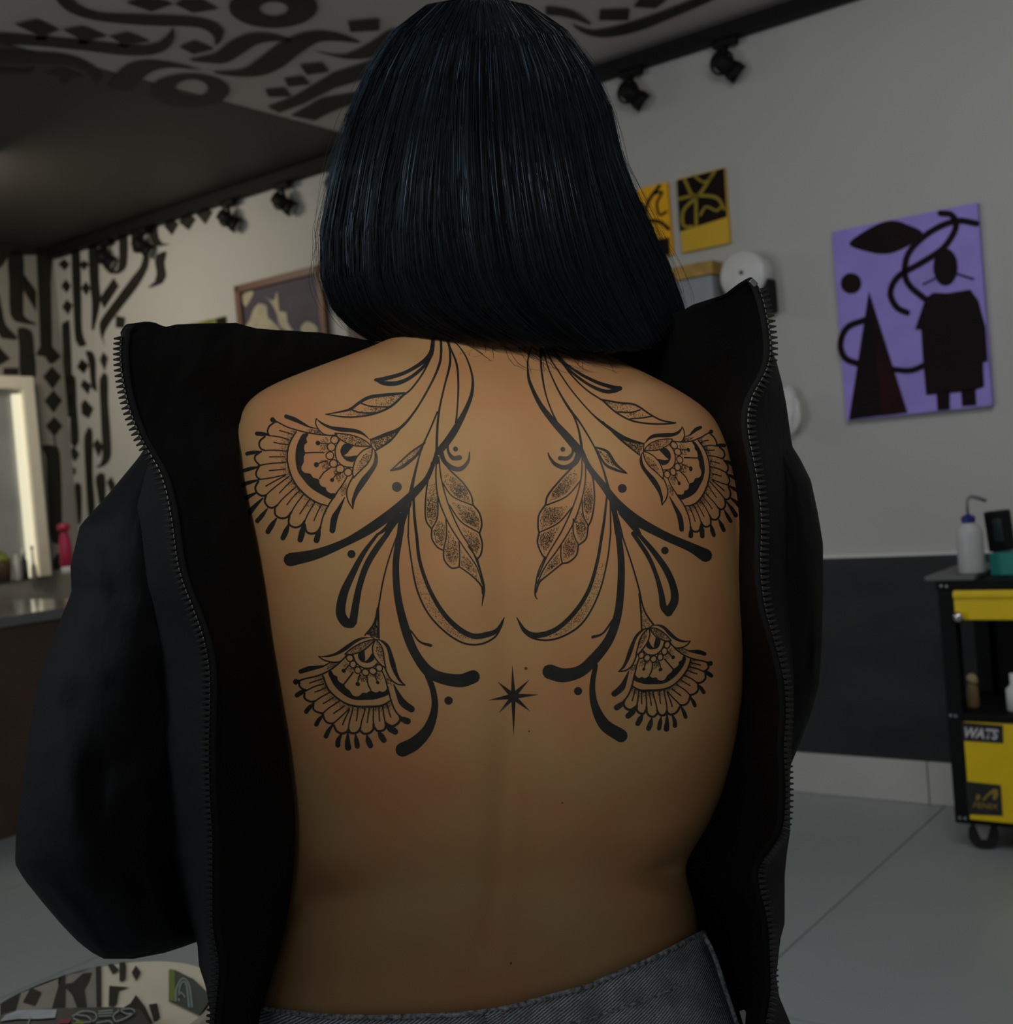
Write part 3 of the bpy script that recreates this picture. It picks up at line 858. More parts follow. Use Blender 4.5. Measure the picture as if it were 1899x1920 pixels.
desk_item('dark_bottle', 47, 12, 1030, [(.85, 0), (1, .02), (.95, .62), (.4, .72), (.4, .85), (.7, .87), (.6, 1)], mat('dark_glass', (0.03, 0.032, 0.04), 0.25, 0.5, var=0.15), 'small dark bottle with silver cap on the far desk', 'bottle', parts=[('cap', [(.7, .8), (.75, .82), (.7, 1.0), (.2, 1.02)], MT['white'])])
desk_item('slim_bottle', 64, 12, 1024, [(.9, 0), (1, .03), (.8, .35), (.35, .5), (.28, .85), (.28, .92)], mat('pale_glass', (0.30, 0.27, 0.22), 0.3, 0.5, var=0.15), 'slim clear bottle with dark stopper before the mirror frame', 'bottle', parts=[('stopper', [(.35, .9), (.45, .93), (.4, 1.0), (.1, 1.02)], artblk)])
# lit mirror on the left wall
A = on_left(72, 706, 0.08)
B = on_left(88, 1076, 0.08)
mu1 = (A.dot(NW) + B.dot(NW)) / 2
mz1, mz0 = A.z, SH + 0.002
mir = empty('lit_mirror', room(UC, mu1 - 0.5, mz0), RZ)
tag(mir, 'tall mirror with a lit cream frame on the far wall', 'mirror')
frm = mat('cream_frame', (0.86, 0.82, 0.68), 0.5, 0.4, var=0.05)
fw = 0.075
attach(wbox('frame_bar', UC + 0.002, UC + 0.08, mu1 - fw, mu1, mz0, mz1, frm, None, 0.006), mir)
attach(wbox('frame_bar', UC + 0.002, UC + 0.08, mu1 - 1.4, mu1 - fw, mz1 - fw, mz1, frm, None, 0.006), mir)
attach(wbox('frame_bar', UC + 0.002, UC + 0.08, mu1 - 1.4, mu1 - 1.4 + fw, mz0, mz1 - fw, frm, None, 0.006), mir)
attach(wbox('glass', UC + 0.004, UC + 0.016, mu1 - 1.4 + fw, mu1 - fw, mz0, mz1 - fw, mat('mirror_glass', (0.40, 0.42, 0.42), 0.2, 0.5, 0.15, var=0.25, scale=2.5), None), mir)
led = mat('led_strip', (0.7, 0.68, 0.5), 0.5, 0.3, emit=(1.0, 0.93, 0.70), estr=0.6, var=0.05)
attach(wbox('light_strip', UC + 0.018, UC + 0.05, mu1 - fw - 0.048, mu1 - fw - 0.001, mz0, mz1 - fw - 0.03, led, None, 0.003), mir)

# ------------------------------------------------------------------ round mirror in the left foreground, its reflection painted on as colour
SZ = 0.62
sc0 = on_plane(185, 1893, Vector((0, 0, SZ)), Vector((0, 0, 1)))
dS = proj(sc0)[2]
SR = 222 * dS / FPX
disc_mirror = empty('round_mirror', (sc0.x, sc0.y, 0))
tag(disc_mirror, 'round mirror with the reflected calligraphy wall painted on, beside the sleeve', 'disc_mirror')
creamp = mat('cream_rim_reflection', (0.70, 0.62, 0.46), 0.35, 0.4, var=0.08, scale=8)  # pale rim and the lit wall's reflection, painted as base colour
bm = bmesh.new()
add_lathe(bm, [(SR * 0.9, SZ - 0.04), (SR * 0.99, SZ - 0.034), (SR, SZ - 0.006), (SR * 0.985, SZ)], 64)
bm_obj('mirror_plate', bm, creamp, disc_mirror)
for i in range(4):  # unseen stand under the mirror
    a = math.pi / 4 + i * math.pi / 2
    bm = bmesh.new()
    add_tube(bm, [(SR * 0.65 * math.cos(a), SR * 0.65 * math.sin(a), SZ - 0.039), (SR * 0.95 * math.cos(a), SR * 0.95 * math.sin(a), 0.0)], [0.016, 0.013], 12)
    bm_obj('leg', bm, MT['black'], disc_mirror)  # leg of the unseen stand
bm = bmesh.new()
for i in range(32):
    a, b = 2 * math.pi * i / 32, 2 * math.pi * (i + 1) / 32
    add_cyl(bm, (SR * 0.84 * math.cos(a), SR * 0.84 * math.sin(a), 0.2), (SR * 0.84 * math.cos(b), SR * 0.84 * math.sin(b), 0.2), 0.008, seg=8)
bm_obj('unseen_stand_ring', bm, MT['black'], disc_mirror)
CS = crop(0, 1770, 4.416)
def on_mirror(x, y, off=0.0015):
    p = on_plane(x, y, Vector((0, 0, SZ + off)), Vector((0, 0, 1)))
    d = Vector((p.x - sc0.x, p.y - sc0.y))
    if d.length > SR * 0.985:
        d = d.normalized() * SR * 0.985
        p = Vector((sc0.x + d.x, sc0.y + d.y, p.z))
    return p
def paint_reflection(polys, m, name, off=0.0015):
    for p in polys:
        o = Flat().add(fillpoly(CS(p), 12)).build(name, m, None, lambda x, y: on_mirror(x, y, off))
        attach(o, disc_mirror)
dkp = mat('dark_reflection_paint', (0.22, 0.20, 0.17), 0.4, 0.3, var=0.15, scale=20)  # colour of the dark wall's reflection, painted on
paint_reflection([[(0,440),(30,400),(560,160),(700,120),(830,140),(840,530),(840,700),(0,700)]], dkp, 'painted_field', 0.0012)  # dark wall's reflection, painted on as flat fields
paint_reflection([[(0,430),(130,390),(125,560),(0,600)], [(255,360),(345,400),(290,510),(190,480)], [(435,200),(480,190),(540,330),(600,320),(690,240),(760,235),(740,300),(700,380),(720,530),(640,530),(600,420),(545,360),(540,530),(430,530)], [(790,150),(840,150),(840,530),(800,530)],
  [(895,150),(940,140),(985,215),(935,250)], [(990,150),(1045,130),(1040,290),(1010,312),(990,300)], [(1090,235),(1125,175),(1165,235),(1130,305)], [(905,345),(1070,358),(985,380),(965,500),(900,520)], [(1125,420),(1200,520),(1270,660),(1200,660),(1110,540),(1000,540),(1080,490)], [(1232,500),(1300,490),(1325,610),(1275,640)], [(280,290),(390,240),(390,300),(290,335)]], MT['paint'], 'reflected_stroke', 0.002)  # reflected wall lettering, painted on as strokes
paint_reflection([[(480,240),(560,170),(640,130),(790,150),(740,200),(650,230),(560,235)]], mat('teal_reflection_paint', (0.010, 0.11, 0.125), 0.4, var=0.3, scale=30), 'reflected_patch', 0.0024)
paint_reflection([[(1400,205),(1450,215),(1600,290),(1760,440),(1770,600),(1400,470)]], mat('green_poster_reflection', (0.045, 0.065, 0.05), 0.4, var=0.3, scale=20), 'flat_patch', 0.0020)  # reflection of the green poster, painted on in flat patches
paint_reflection([[(1400,205),(1445,215),(1450,480),(1405,465)]], mat('lime_poster_reflection', (0.15, 0.20, 0.02), 0.4, var=0.15), 'flat_patch', 0.0026)
palel = mat('pale_green_line', (0.25, 0.31, 0.27), 0.5, var=0.2)
f = Flat()
for k in (0, 1):
    f.add(ribbon(CS([(1455 + 25 * k, 470), (1460 + 25 * k, 370), (1510, 285 + 28 * k), (1565 - 22 * k, 340), (1590 - 25 * k, 520)]), 3.2, 2))
f.add(ribbon(CS([(1480, 440), (1500, 400), (1530, 440)]), 2.5, 2))
attach(f.build('reflected_line', palel, None, lambda x, y: on_mirror(x, y, 0.003)), disc_mirror)  # line work of the painted poster reflection
# doodled board lying on the round mirror
bd = empty('doodled_board', on_plane(120, 1930, Vector((0, 0, SZ + 0.004)), Vector((0, 0, 1))))
tag(bd, 'black board scribbled in white, pink and green lying on the round mirror', 'board')
bp_ = [on_plane(x, y, Vector((0, 0, SZ + 0.022)), Vector((0, 0, 1))) for x, y in ((-40, 1920), (20, 1896), (110, 1890), (215, 1888), (262, 1892), (285, 1925), (290, 1990), (-60, 1995))]
bm = bmesh.new()
lo = [bm.verts.new(p - Vector((0, 0, 0.0175))) for p in bp_]
hi = [bm.verts.new(p) for p in bp_]
bm.faces.new(hi)
bm.faces.new(lo[::-1])
for i in range(8):
    bm.faces.new((lo[i], lo[(i + 1) % 8], hi[(i + 1) % 8], hi[i]))
attach(bm_obj('board', bm, mat('black_board', (0.016, 0.018, 0.020), 0.4, var=0.2), None), bd)
def onb(x, y): return on_plane(x, y, Vector((0, 0, SZ + 0.0235)), Vector((0, 0, 1)))
wd = mat('white_doodle', (0.45, 0.47, 0.50), 0.5, var=0.3, scale=40)
f = Flat().add(fillpoly(CS([(0,640),(40,590),(150,548),(470,540),(455,610),(320,620),(150,620)]), 12))
attach(f.build('doodle', wd, None, onb), bd)
f = Flat()
for pl in ([(250,610),(240,680),(350,690)], [(600,600),(680,560),(780,570),(790,630),(690,650),(610,620)], [(640,590),(720,600),(760,640)], [(950,640),(940,590),(1010,545),(1090,540),(1110,570),(1030,620),(960,645)], [(980,545),(1050,580),(1110,575)], [(820,560),(930,550)], [(815,580),(930,572)], [(820,600),(920,595)], [(800,655),(900,640),(930,660)]):
    attach(Flat().add(ribbon(CS(pl), 2.6, 2)).build('doodle', palel, None, lambda x, y: onb(x, y) + Vector((0, 0, .0006))), bd)
for pl, c_n, cc in (([(470,662),(500,630),(590,618),(570,662)], 'pink_doodle', (0.26, 0.02, 0.06)), ([(600,662),(640,640),(700,645),(690,668)], 'lime_doodle', (0.18, 0.24, 0.03))):
    attach(Flat().add(fillpoly(CS(pl), 12)).build('doodle', mat(c_n, cc, 0.5, var=0.2), None, lambda x, y: onb(x, y) + Vector((0, 0, .0008))), bd)

# ================================================================== the person
KX = 1.0 / FPX
person = empty('person', (pix(950, 1900, 1.10).x, pix(950, 1900, 1.10).y, 0))
tag(person, 'person seen from behind with tattooed bare back, dark bob, open black jacket and jeans', 'person')
skin = bpy.data.materials.new('skin')
skin.use_nodes = True
_nt = skin.node_tree
_b = _nt.nodes['Principled BSDF']
_b.inputs['Roughness'].default_value = 0.60
_b.inputs['Specular IOR Level'].default_value = 0.20
_b.inputs['Subsurface Weight'].default_value = 0.08
_b.inputs['Subsurface Radius'].default_value = (0.9, 0.35, 0.18)
_b.inputs['Subsurface Scale'].default_value = 0.006
_tc = _nt.nodes.new('ShaderNodeTexCoord')
_n1 = _nt.nodes.new('ShaderNodeTexNoise'); _n1.inputs['Scale'].default_value = 9.0; _n1.inputs['Detail'].default_value = 3
_r1 = _nt.nodes.new('ShaderNodeValToRGB')
_r1.color_ramp.elements[0].position = 0.34; _r1.color_ramp.elements[0].color = (0.415, 0.205, 0.098, 1)
_r1.color_ramp.elements[1].position = 0.62; _r1.color_ramp.elements[1].color = (0.390, 0.252, 0.120, 1)
_n2 = _nt.nodes.new('ShaderNodeTexNoise'); _n2.inputs['Scale'].default_value = 420.0; _n2.inputs['Detail'].default_value = 4
_bp = _nt.nodes.new('ShaderNodeBump'); _bp.inputs['Strength'].default_value = 0.12; _bp.inputs['Distance'].default_value = 0.0006
for s_ in (_n1, _n2): _nt.links.new(_tc.outputs['Object'], s_.inputs['Vector'])
_nt.links.new(_n1.outputs[0], _r1.inputs[0]); _nt.links.new(_r1.outputs[0], _b.inputs['Base Color'])
_nt.links.new(_n2.outputs[0], _bp.inputs['Height']); _nt.links.new(_bp.outputs[0], _b.inputs['Normal'])

XL = [(560,815),(600,790),(630,745),(645,712),(670,640),(700,560),(735,472),(770,449),(800,438),(830,434),(900,434),(1000,448),(1100,468),(1200,484),(1300,502),(1400,518),(1500,530),(1570,534),(1640,533),(1680,530),(1750,515),(1800,502),(1850,490),(1900,468),(2000,440),(2150,430)]
XR = [(560,1045),(600,1060),(630,1075),(645,1100),(665,1140),(700,1212),(735,1282),(770,1332),(800,1352),(830,1367),(900,1381),(1000,1390),(1100,1396),(1200,1398),(1300,1395),(1400,1381),(1480,1360),(1550,1330),(1600,1296),(1622,1282),(1640,1285),(1680,1302),(1750,1312),(1800,1320),(1850,1326),(1900,1338),(2000,1350),(2150,1360)]
DB = [(560,1.070),(600,1.062),(645,1.048),(700,1.020),(760,1.000),(850,0.985),(950,0.980),(1100,0.986),(1300,1.005),(1500,1.024),(1650,1.032),(1800,1.016),(1900,1.000),(2000,0.985),(2150,0.985)]
TH = [(560,0.105),(645,0.12),(700,0.13),(800,0.165),(950,0.20),(1100,0.215),(1300,0.20),(1500,0.188),(1650,0.188),(1800,0.20),(2000,0.225),(2150,0.225)]
def sup(c, e): return math.copysign(abs(c) ** e, c)
def loft(bm, rows, seg=72, e=0.80):
    """rows: (y, xl, xr, back depth, front depth)"""
    rings = []
    for (y, xl, xr, d0, d1) in rows:
        cx, hw, dm, hd = (xl + xr) / 2, (xr - xl) / 2, (d0 + d1) / 2, (d1 - d0) / 2
        rings.append([bm.verts.new(pix(cx + hw * sup(math.cos(a), e), y, dm - hd * sup(math.sin(a), e))) for a in [2 * math.pi * k / seg for k in range(seg)]])
    for a, b in zip(rings, rings[1:]):
        for k in range(seg):
            bm.faces.new((a[k], a[(k + 1) % seg], b[(k + 1) % seg], b[k]))
    bm.faces.new(rings[0][::-1])
    bm.faces.new(rings[-1])
def ball(bm, c, r, rot=None):
    rr = bmesh.ops.create_uvsphere(bm, u_segments=24, v_segments=14, radius=1)
    T = Matrix.Diagonal((*r, 1))
    T = (M.to_3x3().to_4x4() @ T)
    T.translation = c
    bmesh.ops.transform(bm, matrix=T, verts=rr['verts'])
bm = bmesh.new()
loft(bm, [(y, smooth_table(XL, y), smooth_table(XR, y), smooth_table(DB, y), smooth_table(DB, y) + smooth_table(TH, y)) for y in np.arange(575, 2140, 12)])
add_tube(bm, [pix(930, 690, 1.105), pix(930, 560, 1.125), pix(930, 430, 1.14)], [0.062, 0.056, 0.056], 24)
ball(bm, pix(930, 270, 1.135), (0.075, 0.112, 0.095))                       # skull
ball(bm, pix(930, 380, 1.185), (0.058, 0.080, 0.060))                       # jaw
ball(bm, pix(930, 330, 1.245), (0.013, 0.024, 0.018))                       # nose
ball(bm, pix(930, 385, 1.243), (0.022, 0.009, 0.008))                       # lips
for sx in (770, 1090):
    ball(bm, pix(sx, 320, 1.14), (0.012, 0.030, 0.018))                     # ears
ARMS = {-1: [(560, 890, 1.085), (430, 980, 1.10), (300, 1300, 1.12), (225, 1600, 1.15), (330, 1590, 1.28), (560, 1450, 1.40), (640, 1400, 1.43)],
        1: [(1262, 890, 1.085), (1370, 990, 1.11), (1415, 1180, 1.13), (1415, 1340, 1.165), (1360, 1340, 1.28), (1240, 1310, 1.40), (1190, 1290, 1.43)]}
for s, pl in ARMS.items():
    W = [pix(*q) for q in pl]
    add_tube(bm, W, [0.048, 0.046, 0.042, 0.036, 0.036, 0.030, 0.026], 20)
    ball(bm, W[0], (0.048, 0.050, 0.048))
    ball(bm, W[3], (0.037, 0.037, 0.037))
    hd = (W[-1] - W[-2]).normalized()
    pc_ = W[-1] + hd * 0.045
    side = UP.cross(hd).normalized()
    add_tube(bm, [W[-1] - hd * 0.01, pc_, pc_ + hd * 0.04], [0.025, 0.034, 0.030], 16)
    for k in range(4):
        b0 = pc_ + hd * 0.038 + UP * (0.026 - 0.0175 * k)
        L = (0.070, 0.078, 0.072, 0.056)[k]
        add_tube(bm, [b0, b0 + hd * L * 0.45 + FW * 0.006, b0 + hd * L * 0.75 - FW * 0.012, b0 + hd * L * 0.85 - FW * 0.03], [0.0095, 0.009, 0.0085, 0.008], 10)
    b0 = pc_ - hd * 0.012 + UP * 0.028
    add_tube(bm, [b0, b0 + UP * 0.022 + hd * 0.02, b0 + UP * 0.03 + hd * 0.05 - FW * 0.006], [0.012, 0.0105, 0.009], 10)
for sx, kx in ((690, -0.01), (1130, 0.01)):
    h = pix(sx, 2080, 1.085)
    add_tube(bm, [h, Vector((h.x + kx, h.y + 0.01, 0.50)), Vector((h.x + kx, h.y + 0.015, 0.45)), Vector((h.x + kx, h.y + 0.0, 0.30)), Vector((h.x + kx, h.y, 0.09)), Vector((h.x + kx, h.y, 0.02))], [0.095, 0.062, 0.058, 0.056, 0.038, 0.036], 24)
    rr = bmesh.ops.create_uvsphere(bm, u_segments=20, v_segments=12, radius=1)
    T = Matrix.Diagonal((0.044, 0.12, 0.032, 1)); T.translation = Vector((h.x + kx, h.y + 0.07, 0.034))
    bmesh.ops.transform(bm, matrix=T, verts=rr['verts'])
bmesh.ops.recalc_face_normals(bm, faces=bm.faces)
me = bpy.data.meshes.new('tmp_body')
bm.to_mesh(me); bm.free()
tmp = bpy.data.objects.new('tmp_body', me)
COL.objects.link(tmp)
md = tmp.modifiers.new('r', 'REMESH'); md.mode = 'VOXEL'; md.voxel_size = 0.0055
md = tmp.modifiers.new('s', 'SMOOTH'); md.iterations = 9; md.factor = 0.5
md = tmp.modifiers.new('d', 'SUBSURF'); md.levels = 1; md.render_levels = 1
dg = bpy.context.evaluated_depsgraph_get()
bme = bpy.data.meshes.new_from_object(tmp.evaluated_get(dg))
bpy.data.objects.remove(tmp, do_unlink=True)
bme.name = 'body'
# anatomy of the back: spine furrow, shoulder blades, long muscles, waist folds
SPX = [(600, 928), (900, 945), (1310, 962), (1600, 948), (1900, 915)]
def g2(x, y, cx, cy, sx, sy, rot=0.0):
    c, s = math.cos(rot), math.sin(rot)
    dx, dy = x - cx, y - cy
    a, b = (dx * c + dy * s) / sx, (-dx * s + dy * c) / sy
    return math.exp(-a * a - b * b)
def sstep(a, b, x):
    t = min(max((x - a) / (b - a), 0), 1)
    return t * t * (3 - 2 * t)
for v in bme.vertices:
    x, y, z = proj(v.co)
    if not (600 < y < 2050 and 400 < x < 1430 and z < 1.12):
        continue
    xs = lerp_table(SPX, y)
    w = sstep(1.12, 1.06, z)
    d = 0.0075 * math.exp(-((x - xs) / 46) ** 2) * sstep(760, 1000, y) * sstep(1920, 1700, y) + 0.004 * math.exp(-((x - xs) / 30) ** 2) * sstep(1250, 1500, y) * sstep(1850, 1700, y)
    d -= 0.0040 * (math.exp(-((x - xs - 125) / 70) ** 2) + math.exp(-((x - xs + 125) / 70) ** 2)) * sstep(1250, 1500, y) * sstep(1900, 1700, y)
    d -= 0.0070 * g2(x, y, 690, 930, 85, 190, 0.18) + 0.0070 * g2(x, y, 1195, 930, 80, 190, -0.18)
    d += 0.0040 * g2(x, y, 830, 960, 45, 200, 0.2) + 0.0040 * g2(x, y, 1060, 960, 45, 200, -0.2)
    d += 0.0045 * g2(x, y, 610, 1300, 130, 60, 0.25) + 0.0045 * g2(x, y, 1270, 1300, 120, 60, -0.25)
    d += 0.0100 * g2(x, y, 565, 1690, 120, 34, -0.10) - 0.0060 * g2(x, y, 590, 1775, 150, 60, -0.1) - 0.003 * g2(x, y, 600, 1610, 140, 50)
    d += 0.0115 * g2(x, y, 1262, 1636, 62, 22, -0.28) - 0.0050 * g2(x, y, 1250, 1570, 80, 40, -0.3) - 0.004 * g2(x, y, 1240, 1700, 90, 40)
    v.co += FW * d * w
bme.update()
bme.polygons.foreach_set('use_smooth', [True] * len(bme.polygons))
bme.materials.clear()
bme.materials.append(skin)
body = link('body', bme, None)
attach(body, person)
BVH = BVHTree.FromPolygons([v.co.copy() for v in bme.vertices], [tuple(p.vertices) for p in bme.polygons])
def on_skin(px, py, off=0.00035):
    d = ray(px, py).normalized()
    h = BVH.ray_cast(CAM, d, 3.0)
    if h[0] is None:
        return None
    n = h[1]
    if n.dot(d) > 0: n = -n
    if n.dot(d) > -0.05: return None
    return h[0] + n * off
def skin_depth(px, py, default):
    h = BVH.ray_cast(CAM, ray(px, py).normalized(), 3.0)
    return (h[0] - CAM).dot(FW) if h[0] is not None else default

# ------------------------------------------------------------------ tattoo
CA, CB, CC, CD = crop(430, 620, 3.798), crop(500, 1000, 3.798), crop(930, 620, 3.798), crop(930, 1000, 3.798)
def tattoo(flat, name, m=None, kind=None, off=0.00035):
    o = flat.build(name, m or MT['ink'], None, lambda x, y: on_skin(x, y, off), kind)
    return attach(o, body)
def rb(c, pts, w, k=3.798):
    w = [x * 1.1 / k for x in w] if hasattr(w, '__len__') else w * 1.2 / k
    return ribbon(c(pts), w, 2.5)
def group(name, items, off=0.00035):
    f = Flat()
    for it in items: f.add(it)
    return tattoo(f, name, off=off)
def dots(poly, n, sx=None, focus=None, sig=None, rmin=0.45, rmax=0.85, power=1.0):
    """stipple inside a pixel-space polygon, optionally denser around a focus"""
    P = np.array(poly)
    Q = np.roll(P, -1, 0)
    lo, hi = P.min(0), P.max(0)
    V, Fc = [], []
    tries = 0
    cnt = 0
    while cnt < n and tries < n * 40:
        tries += 1
        q = lo + rng.random(2) * (hi - lo)
        cr = (P[:, 1] > q[1]) != (Q[:, 1] > q[1])
        with np.errstate(divide='ignore', invalid='ignore'):
            xi = (Q[:, 0] - P[:, 0]) * (q[1] - P[:, 1]) / (Q[:, 1] - P[:, 1]) + P[:, 0]
        if np.sum(cr & (q[0] < xi)) % 2 == 0: continue
        if focus is not None:
            d = np.linalg.norm(q - np.array(focus)) / sig
            if rng.random() > math.exp(-d * d) + 0.08: continue
        r = rmin + rng.random() * (rmax - rmin)
        b = len(V)
        V += [(q[0] + r * math.cos(a), q[1] + r * math.sin(a)) for a in (0.3, 1.87, 3.44, 5.01)]
        Fc.append((b, b + 1, b + 2, b + 3))
        cnt += 1
    return V, Fc
STIP = Flat()
A_, B_ = CA, CB
# -- left half
group('tattoo_wing_leaf', [rb(CA, [(1450,60),(1445,120),(1430,170),(1370,230),(1250,300),(1120,340),(1040,352)], [24,28,30,25,22,26,18]), rb(CA, [(1040,352),(1100,375),(1190,376),(1280,340),(1370,270),(1432,195)], [12,27,28,22,20,14])])
group('tattoo_small_leaf', [rb(CA, [(1448,165),(1380,300),(1300,410),(1235,465)], 10), rb(CA, [(1250,445),(1100,460),(1000,475),(930,510),(860,560),(780,580),(685,597)], [12,20,22,18,16,10,5]), rb(CA, [(1245,455),(1150,540),(1040,590),(930,612),(820,615),(685,597)], [12,14,12,10,10,5]), rb(CA, [(930,515),(1010,540),(1130,545)], 8), rb(CA, [(860,560),(940,585),(1050,585)], 8)])
STIP.add(dots(CA([(1240,455),(1100,465),(950,510),(1010,535),(1140,540)]), 190, focus=CA([(1200,490)])[0], sig=32)).add(dots(CA([(1100,555),(1000,545),(870,565),(950,582),(1050,582)]), 90, focus=CA([(1080,565)])[0], sig=24)).add(dots(CA([(1040,590),(860,568),(700,597),(830,610),(930,608)]), 110, focus=CA([(1000,595)])[0], sig=28))
group('tattoo_flower_stem', [rb(CA, [(1505,60),(1508,150),(1495,240),(1440,370),(1330,560),(1220,690),(1110,742),(1008,776)], [16,16,16,13,12,18,24,8]), rb(CA, [(1240,668),(1150,780),(1045,852)], [8,12,9])])
STIP.add(dots(CA([(1220,690),(1110,745),(1008,780),(1045,850),(1150,780)]), 520, rmax=0.95))
group('tattoo_stem', [rb(CA, [(1550,50),(1570,140),(1568,250),(1530,400),(1495,560),(1480,700),(1475,870),(1478,940)], [18,16,15,12,13,15,17,20]), rb(CA, [(1480,580),(1430,700),(1385,800),(1350,900),(1312,1050),(1290,1160)], [10,10,10,10,18,26])])
group('tattoo_bud_leaf', [rb(CA, [(1390,800),(1300,860),(1220,930),(1150,995)], [12,10,10,8]), rb(CA, [(1150,995),(1230,970),(1330,890),(1372,825)], [12,20,16,8])])
STIP.add(dots(CA([(1370,820),(1290,880),(1200,960),(1250,955),(1330,885)]), 90))
group('tattoo_stem', [rb(CA, [(1540,60),(1580,140),(1620,250),(1630,400),(1622,560),(1612,670)], [10,12,14,12,10,16]), rb(CA, [(1600,80),(1640,120),(1690,200),(1730,330),(1725,450),(1680,570),(1610,700),(1550,790),(1490,862)], [6,8,10,14,22,30,44,46,44])])
group('tattoo_hook', [rb(CA, [(1500,850),(1530,930),(1590,978),(1650,982),(1700,930),(1710,865)], [34,28,30,28,18,6]), rb(CA, [(1555,800),(1558,860),(1590,906),(1640,904)], [10,16,28,30])])
group('tattoo_dot', [disc(*CA([(1610, 843)])[0], 4.6)])
group('tattoo_trunk', [rb(CA, [(1480,850),(1450,950),(1400,1060),(1310,1160),(1180,1280),(1000,1410),(820,1510),(620,1590),(435,1630)], [22,26,34,52,62,62,50,66,86])])
group('tattoo_big_leaf', [rb(CA, p, w) for p, w in (
 ([(1440,940),(1410,1080),(1395,1230),(1400,1350),(1440,1412)], 9), ([(1440,1412),(1442,1480),(1480,1540),(1525,1565)], 9), ([(1525,1562),(1530,1630),(1580,1688),(1640,1682)], 9), ([(1640,1682),(1720,1740),(1790,1812),(1805,1870)], [9,9,12,16]),
 ([(1500,880),(1560,980),(1660,1080),(1720,1170),(1735,1245)], 10), ([(1735,1242),(1780,1300),(1796,1380),(1780,1442)], 10), ([(1780,1440),(1800,1520),(1790,1590),(1765,1626)], 10), ([(1765,1625),(1790,1720),(1808,1800),(1810,1860),(1798,1960)], [9,10,14,16,4]),
 ([(1475,900),(1470,1050),(1490,1200),(1560,1370),(1660,1530),(1760,1680),(1800,1800)], 8), ([(1490,900),(1510,1060),(1560,1240),(1640,1420),(1730,1570),(1790,1720)], 8),
 ([(1485,1190),(1480,1330),(1440,1410)], 8), ([(1542,1340),(1546,1450),(1525,1560)], 8), ([(1635,1500),(1640,1600),(1636,1682)], 8), ([(1515,1080),(1590,1180),(1735,1245)], 8), ([(1565,1240),(1650,1360),(1780,1440)], 8), ([(1700,1535),(1740,1590),(1765,1625)], 7))])
for poly, fc, n in (([(1420,1100),(1465,1080),(1482,1190),(1475,1330),(1440,1390),(1410,1330),(1405,1230)], (1435,1270), 330), ([(1450,1430),(1490,1350),(1535,1380),(1538,1450),(1520,1540),(1470,1510)], (1495,1450), 220), ([(1535,1560),(1560,1420),(1625,1520),(1630,1620),(1600,1670),(1550,1640)], (1580,1580), 300), ([(1650,1560),(1700,1620),(1770,1720),(1780,1790),(1700,1710),(1650,1670)], (1690,1670), 150),
   ([(1530,1000),(1600,1040),(1690,1130),(1720,1230),(1610,1180),(1530,1080)], (1640,1150), 420), ([(1580,1220),(1730,1260),(1780,1340),(1775,1420),(1660,1350)], (1720,1340), 420), ([(1650,1400),(1770,1450),(1790,1540),(1755,1600),(1690,1500)], (1740,1520), 260)):
    STIP.add(dots(CA(poly), int(n * 1.3), focus=CA([fc])[0], sig=17))
    STIP.add(dots(CA(poly), n // 2))
for q, r in (((1192, 1112), 9.2), ((870, 1590), 7.6)):
    group('tattoo_dot', [disc(*CA([q])[0], r)])
group('tattoo_open_drop', [rb(CA, [(1185,1300),(1120,1400),(1056,1452)], [30,26,14]), rb(CB, [(790,5),(690,140),(610,290),(548,430),(527,560),(560,630),(600,640)], [16,30,42,55,62,62,62]), rb(CA, [(1200,1320),(1150,1400),(1120,1450)], [50,36,32]), rb(CB, [(860,0),(780,110),(710,230),(662,370),(635,500),(615,630)], [32,40,40,40,46,52])])
group('tattoo_flower_stem', [rb(CA, [(1245,1270),(1215,1390),(1191,1463)], [14,10,8]), rb(CB, [(925,20),(870,180),(830,330),(805,470),(790,560)], [8,9,10,10,12]), rb(CB, [(792,530),(765,640),(700,725)], [14,13,10]), rb(CB, [(795,545),(797,680),(800,745)], [12,12,10])])
STIP.add(dots(CB([(792,540),(765,640),(710,715),(750,735),(798,745),(795,640)]), 700, rmax=1.0))
group('tattoo_thick_stem', [rb(CA, [(1270,1230),(1230,1350),(1215,1450)], [50,44,42]), rb(CB, [(945,20),(920,200),(925,380),(950,540),(1000,720),(1060,860),(1150,980),(1250,1030),(1380,1048),(1470,1020)], [42,42,45,50,58,58,70,75,85,86]), rb(CB, [(1025,690),(1090,770),(1168,798)], [10,12,20]), rb(CB, [(1135,985),(1185,1120),(1195,1250),(1150,1390),(1060,1490),(968,1540)], [36,38,45,65,85,92])])
group('tattoo_crescent', [rb(CA, [(1285,1220),(1275,1350),(1273,1452)], [10,9,10]), rb(CB, [(1005,10),(1030,200),(1070,400),(1150,570),(1270,700),(1400,780),(1520,788),(1620,740),(1670,660),(1690,600)], [10,10,12,12,12,12,12,12,10,5]), rb(CA, [(1310,1180),(1318,1330),(1331,1445)], [16,17,18]), rb(CB, [(1065,0),(1090,200),(1160,400),(1260,570),(1370,680),(1470,730),(1560,722),(1640,688),(1690,600)], [18,22,25,30,34,34,36,26,6])])
STIP.add(dots(CB([(1040,200),(1085,200),(1155,400),(1260,580),(1400,710),(1540,760),(1400,765),(1280,690),(1160,560),(1080,400)]), 420, focus=CB([(1300,690)])[0], sig=95))
group('tattoo_dot', [disc(*CB([(1295, 1190)])[0], 7.8)])
